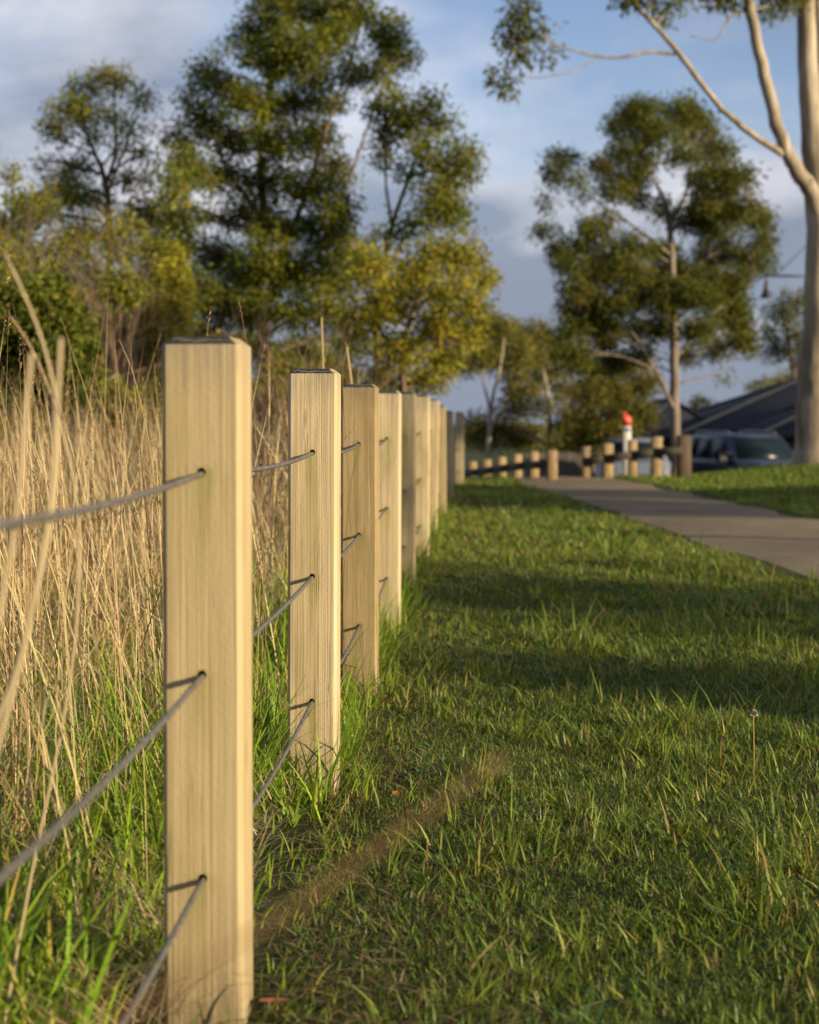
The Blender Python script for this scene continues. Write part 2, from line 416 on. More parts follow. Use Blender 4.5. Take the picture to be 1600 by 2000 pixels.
#        hole px, relative distance, height, tilt x, tilt y
POSTS = [(-525, 0.372, 0.875, 0, 0), (397, 1.0, 0.879, 0.0, -0.0035), (609, 1.632, 0.880, 0, 0.002), (701, 2.232, 0.876, 0, 0.0), (754, 2.90, 0.882, 0, 0.003),
         (789, 3.64, 0.905, 0, 0.004), (820, 4.36, 0.915, 0, 0.004), (838, 5.1, 0.912, 0, 0.018), (859, 6.2, 0.895, 0, -0.006), (875, 7.6, 0.868, 0, 0), (897, 9.2, 0.875, 0, 0.006)]
Z1 = 2.19
def post_mesh(h, seed):
    a, c, tc, zb = 0.0515, 0.0062, 0.0105, -0.16
    rs = np.random.RandomState(seed)
    V, Q, T, MI = [], [], [], []
    def vadd(p): V.append(p); return len(V) - 1
    def quad(p, m=0): Q.append([vadd(x) for x in p]); MI.append(m)
    zt = h - tc
    oc = [(-a + c, -a), (a - c, -a), (a, -a + c), (a, a - c), (a - c, a), (-a + c, a), (-a, a - c), (-a, -a + c)]
    nz = 7
    for i in range(8):
        if i in (0, 4): continue
        p, q = oc[i], oc[(i + 1) % 8]
        quad([(p[0], p[1], zb), (q[0], q[1], zb), (q[0], q[1], zt), (p[0], p[1], zt)])
    R, K = 0.0060, 16
    for side in (-1, 1):
        y = side * a; x0, x1 = -a + c, a - c
        def rect(za, zc):
            p = [(x0, y, za), (x1, y, za), (x1, y, zc), (x0, y, zc)]
            quad(p if side < 0 else p[::-1])
        z = zb
        for hz in sorted(HZ):
            rect(z, hz - 0.04); z = hz + 0.04
            th = (np.arange(K) + 0.0) * 2 * math.pi / K
            outp, inp = [], []
            for t in th:
                cx, cz = math.cos(t), math.sin(t); s = 1 / max(abs(cx) / x1, abs(cz) / 0.04)
                outp.append((cx * s, y, hz + cz * s)); inp.append((cx * R, y, hz + cz * R))
            # snap corner points so that the strip stays rectangular
            for k in (2, 6, 10, 14):
                outp[k] = (math.copysign(x1, outp[k][0]), y, hz + math.copysign(0.04, outp[k][2] - hz))
            for k in range(K):
                k2 = (k + 1) % K
                p = [inp[k], outp[k], outp[k2], inp[k2]]
                quad(p[::-1] if side > 0 else p)
                if side < 0:
                    A = inp[k]; B = inp[k2]
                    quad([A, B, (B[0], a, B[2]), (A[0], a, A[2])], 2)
        rect(z, zt)
    # weathered chamfered top, a little uneven
    ins = tc * 1.25
    top = [(x * (1 - ins / a), y * (1 - ins / a), h + rs.uniform(-0.0012, 0.0012)) for x, y in oc]
    for i in range(8):
        j = (i + 1) % 8
        quad([(oc[i][0], oc[i][1], zt), (oc[j][0], oc[j][1], zt), top[j], top[i]], 0 if i in (1, 2, 3) else 1)
    ci = len(V); V.append((0, 0, h + 0.001))
    for i in range(8):
        T.append([vadd(top[i]), vadd(top[(i + 1) % 8]), ci])
    me_extra = MI + [1] * len(T)
    return V, Q, T, me_extra

fence = empty('wire_fence', (0, 0, 0))
tag(fence, 'pale pine post fence with three steel cables between lawn and tall dry grass', 'fence')
holes = {z: [] for z in HZ}
POST_XY = []
PART_LABELS = {1: 'nearest post, large and slightly out of focus', 2: 'second post, in sharp focus with ridged grain', 3: 'third post, darker with thin splits and green stain',
               10: 'farthest post, lit on its right side'}
for k, (hp, zr, h, tx, ty) in enumerate(POSTS):
    Yf = zr * Z1; X = (hp - CX) / FPX * Yf
    ang = -math.atan(140 / FPX)
    # hp is measured on the front face, so step back half a post to the centre
    X += 0.0515 * math.sin(-ang); Yc = Yf + 0.0515
    V, Q, T, MI = post_mesh(h, k)
    o = build('post', V, [np.array(Q), np.array(T)], [M['post'], M['end'], M['hole']], fence, extra=MI)
    o.location = (X, Yc, 0); o.rotation_euler = (tx, ty, ang)
    o.color = ((0.2, 0.12, 0.55, 0.88, 0.4, 0.30, 0.48, 0.62, 0.76, 0.35, 0.5)[k], 0, 0, 1)
    POST_XY.append((X, Yc))
    if k in PART_LABELS: o['label'] = PART_LABELS[k]
    for z in HZ:
        holes[z].append(np.array([X + z * ty, Yc, z - 0.0018]))
# cables pass through every hole with a little slack
for z in HZ:
    H = holes[z]; pts = []
    H = [H[0] - (H[1] - H[0]) * 0.9] + H
    rs = np.random.RandomState(int(z * 1000))
    for a, b in zip(H[:-1], H[1:]):
        n = 14; t = np.linspace(0, 1, n, endpoint=False)
        p = a[None] + (b - a)[None] * t[:, None]
        d = b - a; ln = np.linalg.norm(d)
        # flat over the post depth so that the cable runs straight through the hole
        e = 0.06 / ln; tt = np.clip((t - e) / (1 - 2 * e), 0, 1)
        p[:, 2] -= 4 * rs.uniform(0.010, 0.018) * min(1, ln / 1.4) * tt * (1 - tt)
        p[:, 0] += 4 * rs.uniform(-0.003, 0.003) * tt * (1 - tt)
        pts.append(p)
    pts.append(np.array([H[-1], H[-1] + np.array([0.003, 0.07, 0])]))
    P_ = np.concatenate(pts); sl = np.concatenate([[0], np.cumsum(np.linalg.norm(np.diff(P_, axis=0), axis=1))])
    cut = sl[np.searchsorted(P_[:, 1], 4.9)]
    ss = np.concatenate([np.arange(0, cut, 0.005), np.linspace(cut, sl[-1], 160)])
    C_ = np.stack([np.interp(ss, sl, P_[:, q]) for q in range(3)], -1); n_, sd_ = len(C_), 12
    th = np.arange(sd_) * 2 * math.pi / sd_
    rr = 0.0037 * (1 + 0.15 * np.cos(6 * (th[None] - ss[:, None] * 2 * math.pi / 0.075)) * (ss[:, None] < cut))
    rr = np.where(ss[:, None] < cut, rr, 0.0037)
    V = C_[:, None] + np.stack([rr * np.cos(th), np.zeros_like(rr), rr * np.sin(th)], -1)
    i = (np.arange(n_ - 1)[:, None] * sd_); j = np.arange(sd_)[None]; k2 = (j + 1) % sd_
    build('cable', V.reshape(-1, 3), [np.stack([i + j, i + k2, i + sd_ + k2, i + sd_ + j], -1).reshape(-1, 4)], M['cable'], fence, smooth=True)

def fence_x(y):
    return np.interp(y, [p[1] for p in POST_XY], [p[0] for p in POST_XY])

# ------------------------------------------------------------------ grass
def ribbons(base, az, length, th0, th1, width, col, segs=3, twist=None, taper=0.8):
    """N bent blades; th0/th1: angle from the vertical at root and tip"""
    N = len(base); t = np.linspace(0, 1, segs + 1)
    p = np.zeros((N, segs + 1, 3)); p[:, 0] = base
    d = np.stack([np.cos(az), np.sin(az)], -1)
    for s in range(1, segs + 1):
        th = th0 + (th1 - th0) * (s - 0.5) / segs; st = length / segs
        p[:, s, :2] = p[:, s - 1, :2] + d * (np.sin(th) * st)[:, None]
        p[:, s, 2] = p[:, s - 1, 2] + np.cos(th) * st
    tw = az + math.pi / 2 if twist is None else az + math.pi / 2 + twist
    side = np.stack([np.cos(tw), np.sin(tw), np.zeros(N)], -1)
    prof = (1 - t[:-1]) ** taper * 0.85 + 0.15; prof[0] *= 0.8
    L = p[:, :-1] - side[:, None] * (width[:, None] * 0.5 * prof[None])[:, :, None]
    R = p[:, :-1] + side[:, None] * (width[:, None] * 0.5 * prof[None])[:, :, None]
    per = 2 * segs + 1
    V = np.zeros((N, per, 3)); V[:, 0:2 * segs:2] = L; V[:, 1:2 * segs:2] = R; V[:, -1] = p[:, -1]
    b = (np.arange(N) * per)[:, None]
    Q = [np.stack([b[:, 0] + 2 * s, b[:, 0] + 2 * s + 1, b[:, 0] + 2 * s + 3, b[:, 0] + 2 * s + 2], -1) for s in range(segs - 1)]
    T = np.stack([b[:, 0] + 2 * segs - 2, b[:, 0] + 2 * segs - 1, b[:, 0] + 2 * segs], -1)
    C = np.repeat(col[:, None], per, 1)
    return V.reshape(-1, 3), (np.concatenate(Q) if Q else np.zeros((0, 4), int)), T, C.reshape(-1, 3), p

def patch(x, y, s=1.0, ph=0.0):
    """smooth 0..1 patchiness"""
    a = np.sin(x * 2.1 * s + 1.3 * np.sin(y * 1.7 * s + ph) + ph) + np.sin(y * 2.6 * s - 1.1 * np.sin(x * 2.9 * s - ph) + 2 * ph)
    b = np.sin(x * 6.3 * s + y * 4.1 * s + ph) + np.sin(y * 7.7 * s - x * 5.2 * s + 3 * ph)
    return np.clip(0.5 + 0.19 * a + 0.11 * b, 0, 1)

def pick(rs, n, table):
    w = np.array([t[0] for t in table], float); w /= w.sum()
    i = rs.choice(len(table), n, p=w); c = np.array([t[1] for t in table])[i]
    return c * rs.uniform(0.72, 1.25, (n, 1)) * rs.uniform(0.93, 1.07, (n, 3))

GREENS = [(5, (0.105, 0.152, 0.020)), (4, (0.138, 0.178, 0.024)), (3, (0.066, 0.112, 0.019)), (1.0, (0.18, 0.195, 0.035)), (0.5, (0.25, 0.20, 0.07)), (0.2, (0.20, 0.105, 0.04))]
LUSH = [(5, (0.135, 0.215, 0.016)), (4, (0.18, 0.26, 0.020)), (2, (0.085, 0.15, 0.016)), (1.3, (0.30, 0.25, 0.06))]
STRAW = [(5, (0.48, 0.365, 0.19)), (4, (0.58, 0.46, 0.265)), (3, (0.38, 0.27, 0.13)), (1, (0.27, 0.17, 0.08))]

def lawn():
    rs = np.random.RandomState(11)
    P = []; Wd = []
    # rings of distance: density falls and blades widen as they shrink in view
    for y0, y1, dens, wid in ((0.9, 2.0, 3000, 0.0032), (2.0, 3.0, 20000, 0.0028), (3.0, 4.5, 18000, 0.0030), (4.5, 6.5, 13000, 0.0036), (6.5, 9.5, 7000, 0.0053), (9.5, 14, 4200, 0.0075), (14, 20, 2200, 0.0105), (20, 30, 620, 0.016)):
        xl = -0.25 + (0.03 * y0); xr = 0.245 * y1 + 0.45
        n = int((y1 - y0) * (xr - xl) * dens)
        x = rs.uniform(xl, xr, n); y = rs.uniform(y0, y1, n)
        l, r = path_lr(y)
        keep = (x > fence_x(np.clip(y, 0.9, 20)) - 0.06) & ~((x > l + 0.01 + 0.07 * rs.rand(n) ** 2) & (x < r - 0.01 - 0.05 * rs.rand(n))) & (x < 0.245 * y + 0.55)
        # bare, worn strip along the posts
        e = x - fence_x(np.clip(y, 0.9, 20))
        bare = np.exp(-((e - 0.17 - 0.05 * np.sin(y * 2.2)) / 0.15) ** 2) * (0.35 + 0.6 * patch(x, y, 1.6, 2.0)) * np.clip(1.35 - y / 7, 0, 1)
        keep &= rs.rand(n) > bare * 0.92
        keep &= rs.rand(n) < 0.42 + 0.85 * patch(x, y, 2.3, 0.6)
        P.append(np.stack([x[keep], y[keep]], -1)); Wd.append(np.full(keep.sum(), wid))
    m = 26000; y = rs.uniform(0.6, 9.0, m); x = rs.uniform(0.5, 2.35, m)        # verge between the near lawn and the path
    k = (x >= 0.245 * y + 0.5) & (x < path_lr(y)[0] + 0.02); P.append(np.stack([x[k], y[k]], -1)); Wd.append(np.full(k.sum(), 0.0062))
    P = np.concatenate(P); Wd = np.concatenate(Wd); n = len(P)
    x, y = P.T
    pt = patch(x, y, 1.5, 4.0); e = x - fence_x(np.clip(y, 0.9, 20))
    base = np.stack([x, y, ground_z(x, y) - 0.004], -1)
    # growth clumps share a lean
    ca = np.floor(x / 0.045) * 12.9898 + np.floor(y / 0.045) * 78.233
    h1 = np.modf(np.abs(np.sin(ca) * 43758.5453))[0]; h2 = np.modf(np.abs(np.sin(ca * 1.7 + 3) * 24634.6345))[0]
    az = h1 * 6.283 + rs.normal(0, 0.9, n)
    length = (0.012 + 0.022 * pt + 0.015 * h2) * rs.uniform(0.6, 1.35, n) * (0.62 + 0.95 * patch(x, y, 5.5, 0.4) ** 1.5)
    tall = rs.rand(n) < 0.03 + 0.07 * (pt > 0.6) + 0.30 * (patch(x, y, 4.2, 2.5) > 0.63); length = np.where(tall, length * rs.uniform(1.5, 2.6, n), length)
    length = np.where(e < 0.30, length * 0.85, length)
    length = np.where(y > 9, np.maximum(length, 0.035), length)
    th0 = np.abs(rs.normal(0.55, 0.42, n)); th1 = th0 + np.abs(rs.normal(0.60, 0.55, n))
    Wd = np.where(tall, Wd * 1.7, Wd)
    col = pick(rs, n, GREENS)
    dry = (rs.rand(n) < np.clip(0.06 + 0.32 * np.exp(-(e / 0.26) ** 2) + 0.22 * (patch(x, y, 2.7, 1.1) < 0.42), 0, 1))
    col[dry] = pick(rs, dry.sum(), [(2, (0.24, 0.18, 0.07)), (1.5, (0.15, 0.095, 0.04)), (3, (0.20, 0.19, 0.045))]); length = np.where(dry, length * 0.75, length)
    wid = Wd * rs.uniform(0.6, 1.5, n)
    g = Acc(); tw = rs.normal(0, 0.5, n); th1 = np.minimum(th1, 2.1)
    for sel, sg in ((y < 4.6, 3), (y >= 4.6, 2)):
        V, Q, T, C, _ = ribbons(base[sel], az[sel], length[sel], th0[sel], th1[sel], wid[sel], col[sel], sg, tw[sel])
        g.add(V, Q, T, C)
    for y0, y1, dens, w0 in ((1.9, 3.2, 27000, 0.0025), (3.2, 5.0, 17500, 0.0030), (5.0, 8.0, 8000, 0.0042)):
        xl, xr = -0.25 + 0.03 * y0, 0.245 * y1 + 0.25; m = int((y1 - y0) * (xr - xl) * dens)
        x2 = rs.uniform(xl, xr, m); y2 = rs.uniform(y0, y1, m); e2 = x2 - fence_x(y2)
        k = (e2 > 0.02) & (x2 < 0.245 * y2 + 0.3) & (x2 < path_lr(y2)[0]) & (rs.rand(m) > 0.75 * np.exp(-((e2 - 0.17) / 0.13) ** 2) * patch(x2, y2, 1.6, 2.0))
        x2, y2, e2 = x2[k], y2[k], e2[k]; m = len(x2); b2 = np.stack([x2, y2, ground_z(x2, y2) + rs.uniform(0, 0.006, m)], -1)
        t0 = np.clip(rs.normal(0.8, 0.45, m), 0, 1.5); c2 = pick(rs, m, GREENS[:3] + [(9, (0.035, 0.062, 0.012)), (3, (0.075, 0.052, 0.025))])  # old leaf and thatch, coloured darker to put shade into the gaps between blades
        V, Q, T, C, _ = ribbons(b2, rs.uniform(0, 6.28, m), rs.uniform(0.009, 0.026, m), t0, np.minimum(t0 + rs.uniform(0.1, 0.9, m), 1.9), w0 * rs.uniform(0.6, 1.5, m), c2, 2, rs.normal(0, 0.6, m))
        g.add(V, Q, T, C)
    tag(g.make('lawn_grass', M['blade']), 'short mown green grass of the lawn', 'grass', kind='stuff')
    # right bank beyond the path
    xs, ys = rs.uniform(2.7, 16, 90000), rs.uniform(9, 32, 90000)
    l, r = path_lr(ys); k = (xs > r - 0.06 * rs.rand(len(xs)) ** 2) & (xs < 0.27 * ys + 1.2); xs, ys = xs[k], ys[k]; n = len(xs)
    base = np.stack([xs, ys, ground_z(xs, ys) - 0.004], -1)
    V, Q, T, C, _ = ribbons(base, rs.uniform(0, 6.28, n), rs.uniform(0.04, 0.085, n), rs.uniform(0, 0.5, n), rs.uniform(0.4, 1.2, n), rs.uniform(0.008, 0.02, n), pick(rs, n, GREENS[:4]), 2)
    tag(build('bank_grass', V, [Q, T], M['blade'], cols=C), 'green grass on the bank across the path', 'grass', kind='stuff')
lawn()

def seed_heads(acc, tips, dirs, rs, ln=(0.05, 0.11), col=(0.40, 0.28, 0.14)):
    """narrow panicles: short scales packed round the upper end of each stem"""
    N = len(tips); K = 16
    L = rs.uniform(ln[0], ln[1], N)
    u = np.linspace(0.0, 1.0, K)[None].repeat(N, 0)
    c = tips[:, None] - dirs[:, None] * (L[:, None] * (1 - u))[:, :, None]
    a = rs.uniform(0, 6.283, (N, K))
    out = np.stack([np.cos(a), np.sin(a), rs.uniform(0.9, 1.9, (N, K))], -1); out /= np.linalg.norm(out, axis=-1)[..., None]
    fat = (np.sin(np.pi * (0.12 + 0.8 * u)) ** 0.7)
    sl = (0.0075 * fat * rs.uniform(0.7, 1.6, (N, K)))[..., None]
    sd = np.cross(out, np.array([0.3, 0.7, 0.2])); sd /= np.linalg.norm(sd, axis=-1)[..., None]
    w = (0.0017 * fat)[..., None]
    v = np.stack([c, c + out * sl * 0.5 + sd * w, c + out * sl * 1.15, c + out * sl * 0.5 - sd * w], 2)
    i = np.arange(N * K)[:, None] * 4
    cc = np.array(col)[None, None] * rs.uniform(0.7, 1.35, (N, 1, 1)) * np.ones((N, K * 4, 1))
    acc.add(v.reshape(-1, 3), i + np.arange(4)[None], (), cc.reshape(-1, 3))

def dry_grass():
    rs = np.random.RandomState(23)
    P = []
    for y0, y1, dens, wmax in ((1.6, 2.5, 90, 1.6), (2.5, 4.2, 620, 1.7), (4.2, 7.0, 640, 2.4), (7.0, 12.0, 330, 3.4), (12, 17, 130, 5.0)):
        n = int((y1 - y0) * wmax * dens)
        y = rs.uniform(y0, y1, n); dx = rs.uniform(0.0, wmax, n)
        x = fence_x(np.clip(y, 0.9, 20)) - 0.16 - dx
        k = (x > -0.25 * y - 1.0) & (rs.rand(n) < -0.15 + 1.5 * patch(x, y, 1.9, 0.3)) & (rs.rand(n) < 0.35 + dx / 0.35)
        P.append(np.stack([x[k], y[k]], -1))
    P = np.concatenate(P); n = len(P); x, y = P.T
    base = np.stack([x, y, ground_z(x, y) - 0.01], -1)
    az = rs.normal(math.pi * 0.97, 1.25, n)
    length = (0.35 + 0.76 * rs.rand(n) ** 1.15) * (0.8 + 0.3 * patch(x, y, 1.1, 2.2)); length = np.where(rs.rand(n) < 0.05, length * 1.22, length)
    th0 = np.abs(rs.normal(0.13, 0.16, n)); th1 = th0 + rs.normal(0.10, 0.24, n)
    fallen = rs.rand(n) < 0.22; th0[fallen] += rs.uniform(0.3, 0.9, fallen.sum()); th1[fallen] += rs.uniform(0.4, 1.0, fallen.sum())
    wid = np.where(y < 4.2, 0.0026, np.where(y < 7, 0.0036, 0.0058)) * rs.uniform(0.6, 1.35, n)
    col = pick(rs, n, STRAW)
    V, Q, T, C, p = ribbons(base, az, length, th0, th1, wid, col, 5, rs.uniform(0, 3.14, n), 0.35)
    g = Acc(); g.add(V, Q, T, C)
    d = p[:, -1] - p[:, -2]; d /= np.linalg.norm(d, axis=1)[:, None]
    head = (rs.rand(n) < 0.62) & ~fallen
    seed_heads(g, p[head, -1], d[head], rs)
    # dead leaves hanging off the stems
    m = n * 2; i = rs.randint(0, n, m); u = rs.uniform(0.08, 0.6, m); s = np.minimum((u * 5).astype(int), 4)
    b = p[i, s]; ln = rs.uniform(0.08, 0.28, m)
    V, Q, T, C, _ = ribbons(b, rs.uniform(0, 6.28, m), ln, rs.uniform(0.3, 1.0, m), rs.uniform(1.0, 2.7, m), rs.uniform(0.0018, 0.0042, m) * np.where(y[i] > 6, 1.6, 1), pick(rs, m, STRAW), 3)
    g.add(V, Q, T, C)
    tag(g.make('tall_dry_grass', M['straw']), 'tall straw coloured dry grass left of the fence', 'grass', kind='stuff')

    # green undergrowth: broad bright blades near the camera, finer further back
    P = []; Wd = []; Ln = []
    for y0, y1, dens, wmax, w, l0, l1 in ((1.6, 2.6, 2300, 1.3, 0.0075, 0.14, 0.36), (2.6, 4.0, 3800, 1.4, 0.0055, 0.10, 0.34), (4.0, 7.0, 2000, 2.0, 0.0065, 0.10, 0.36), (7.0, 14.0, 620, 3.4, 0.010, 0.12, 0.40)):
        m = int((y1 - y0) * wmax * dens); y = rs.uniform(y0, y1, m); dx = rs.uniform(-0.10, wmax, m)
        x = fence_x(np.clip(y, 0.9, 20)) - 0.05 - dx; x = np.where((y < 3.3) & (dx < 0.10), x - 0.15, x)
        k = (x > -0.25 * y - 0.8) & (rs.rand(m) < 0.35 + 0.9 * patch(x, y, 2.1, 1.7))
        P.append(np.stack([x[k], y[k]], -1)); Wd.append(w * rs.uniform(0.5, 1.5, k.sum()))
        ll = rs.uniform(l0, l1, k.sum()) * np.where(dx[k] < 0.06, 0.55, 1.0) * (0.7 + 0.6 * patch(x[k], y[k], 1.3, 0.9)); Ln.append(ll)
    P = np.concatenate(P); Wd = np.concatenate(Wd); Ln = np.concatenate(Ln); n = len(P)
    base = np.stack([P[:, 0], P[:, 1], ground_z(*P.T) - 0.006], -1)
    th0 = np.abs(rs.normal(0.22, 0.2, n)); th1 = th0 + np.abs(rs.normal(0.8, 0.55, n))
    V, Q, T, C, _ = ribbons(base, rs.uniform(0, 6.28, n), Ln, th0, th1, Wd, pick(rs, n, LUSH), 4, rs.normal(0, 0.4, n))
    g = Acc(); g.add(V, Q, T, C)
    # matted dead thatch under it
    m = 26000; y = 1.5 + 9.5 * rs.rand(m) ** 1.6; x = fence_x(y) - 0.02 - rs.rand(m) * (0.9 + 0.2 * y)
    base = np.stack([x, y, ground_z(x, y) + rs.uniform(0.0, 0.07, m)], -1)
    V, Q, T, C, _ = ribbons(base, rs.uniform(0, 6.28, m), rs.uniform(0.06, 0.2, m), rs.uniform(0.6, 1.4, m), rs.uniform(1.2, 1.9, m), rs.uniform(0.002, 0.004, m), pick(rs, m, STRAW), 2)
    g.add(V, Q, T, C * 0.8)
    tag(g.make('green_undergrowth', M['blade']), 'long green grass and thatch under the dry stems', 'grass', kind='stuff')

    # tufts at the post feet, spilling to the lawn side
    V_ = Acc()
    for k, (px, py) in enumerate(POST_XY):
        if k == 0 or k > 8: continue
        for (ox, oy, cnt, l0, l1, sp) in ((-0.07, -0.03, 70, 0.08, 0.24, 0.045), (0.05, 0.02, 55, 0.06, 0.17, 0.05), (-0.12, 0.22, 110, 0.14, 0.36, 0.06), (-0.03, 0.45, 80, 0.08, 0.22, 0.08), (0.0, -0.10, 45, 0.04, 0.11, 0.06), (0.02, 0.75, 60, 0.05, 0.16, 0.09)):
            if k == 1: l0, l1 = l0 * 0.5, l1 * (0.6 if oy < 0 else 0.42); cnt = cnt // 2 if oy < 0 else cnt
            x = px + ox + rs.normal(0, sp, cnt); y = py + oy + rs.normal(0, sp * 1.3, cnt)
            inside = (np.abs(x - px) < 0.058) & (np.abs(y - py) < 0.058); x, y = x[~inside], y[~inside]; c = len(x)
            az = np.arctan2(y - py - oy, x - px - ox) + rs.normal(0, 0.6, c)
            th0 = rs.uniform(0.05, 0.5, c)
            V, Q, T, C, _ = ribbons(np.stack([x, y, ground_z(x, y) - 0.005], -1), az, rs.uniform(l0, l1, c), th0, th0 + rs.uniform(0.3, 1.5, c), rs.uniform(0.0025, 0.0062, c), pick(rs, c, LUSH), 5, rs.normal(0, 0.3, c))
            V_.add(V, Q, T, C)
    tag(V_.make('grass_tufts', M['blade']), 'longer green grass tufts around the post feet', 'grass', kind='stuff')
dry_grass()

def litter():
    """flat broad weeds, clippings and dead scraps in the worn strip"""
    rs = np.random.RandomState(31); g = Acc()
    for i in range(70):                                   # small rosettes of spoon shaped leaves
        y = 2.2 + 4.5 * rs.rand() ** 1.3; x = fence_x(y) + rs.uniform(0.06, 0.55) * (1 if rs.rand() < 0.75 else 2.2)
        n = rs.randint(5, 10); az = np.arange(n) * 6.283 / n + rs.uniform(-0.3, 0.3, n); ln = rs.uniform(0.02, 0.05) * rs.uniform(0.7, 1.2, n)
        th0 = rs.uniform(0.7, 1.2, n)
        c = np.array((0.075, 0.125, 0.03)) * rs.uniform(0.7, 1.3, (n, 1))
        V, Q, T, C, _ = ribbons(np.tile([x, y, float(ground_z(x, y))], (n, 1)) , az, ln, th0, th0 + 0.5, np.full(n, rs.uniform(0.008, 0.014)), c, 3, None, 0.45)
        g.add(V, Q, T, C)
    tag(g.make('low_weeds', M['blade']), 'small flat broadleaf weeds in the worn strip', 'weeds', kind='stuff')
    g = Acc(); m = 5200
    y = 2.1 + 6 * rs.rand(m) ** 1.5; x = fence_x(y) + np.abs(rs.normal(0.12, 0.22, m))
    base = np.stack([x, y, ground_z(x, y) + rs.uniform(0.002, 0.018, m)], -1)
    V, Q, T, C, _ = ribbons(base, rs.uniform(0, 6.28, m), rs.uniform(0.012, 0.06, m), rs.uniform(1.1, 1.6, m), rs.uniform(1.4, 1.8, m), rs.uniform(0.0015, 0.005, m), pick(rs, m, [(3, (0.13, 0.075, 0.035)), (2, (0.24, 0.15, 0.07)), (1, (0.30, 0.22, 0.12)), (1, (0.06, 0.035, 0.02))]), 2)
    g.add(V, Q, T, C)
    tag(g.make('dead_grass_litter', M['straw']), 'brown clippings and dead scraps along the posts', 'litter', kind='stuff')
litter()

# ------------------------------------------------------------------ trees
def leaves(rs, cen, n, rad, ln, wd, droop, col, acc):
    """n folded leaves scattered round each centre"""
    N = len(cen) * n
    c = np.repeat(cen, n, 0); r = np.repeat(rad, n)
    o = rs.normal(0, 1, (N, 3)); o /= np.linalg.norm(o, axis=1)[:, None]
    c = c + o * (r * rs.uniform(0.15, 1.0, N) ** 0.6)[:, None]
    d = rs.normal(0, 1, (N, 3)); d[:, 2] -= droop; d += o * 0.6; d /= np.linalg.norm(d, axis=1)[:, None]
    s = np.cross(d, rs.normal(0, 1, (N, 3))); s /= np.linalg.norm(s, axis=1)[:, None] + 1e-9
    l = (ln * rs.uniform(0.6, 1.3, N))[:, None]; w = (wd * rs.uniform(0.7, 1.3, N))[:, None]
    nrm = np.cross(d, s)
    v = np.stack([c, c + d * l * 0.45 + s * w * 0.5, c + d * l + nrm * l * 0.08, c + d * l * 0.45 - s * w * 0.5], 1)
    i = np.arange(N)[:, None] * 4
    cc = np.repeat(col, n, 0) * rs.uniform(0.7, 1.3, (N, 1)) * rs.uniform(0.95, 1.05, (N, 3))
    acc.add(v.reshape(-1, 3), i + np.arange(4)[None], (), np.repeat(cc, 4, 0))

def curve(a, b, rs, n=6, bow=0.12, up=0.1):
    t = np.linspace(0, 1, n)[:, None]; d = np.linalg.norm(b - a)
    off = rs.normal(0, 1, 3) * bow * d; off[2] = up * d
    return a + (b - a) * t + off * (4 * t * (1 - t)) * 0.5 + rs.normal(0, 0.008 * d, (n, 3)) * (t > 0) * (t < 1)

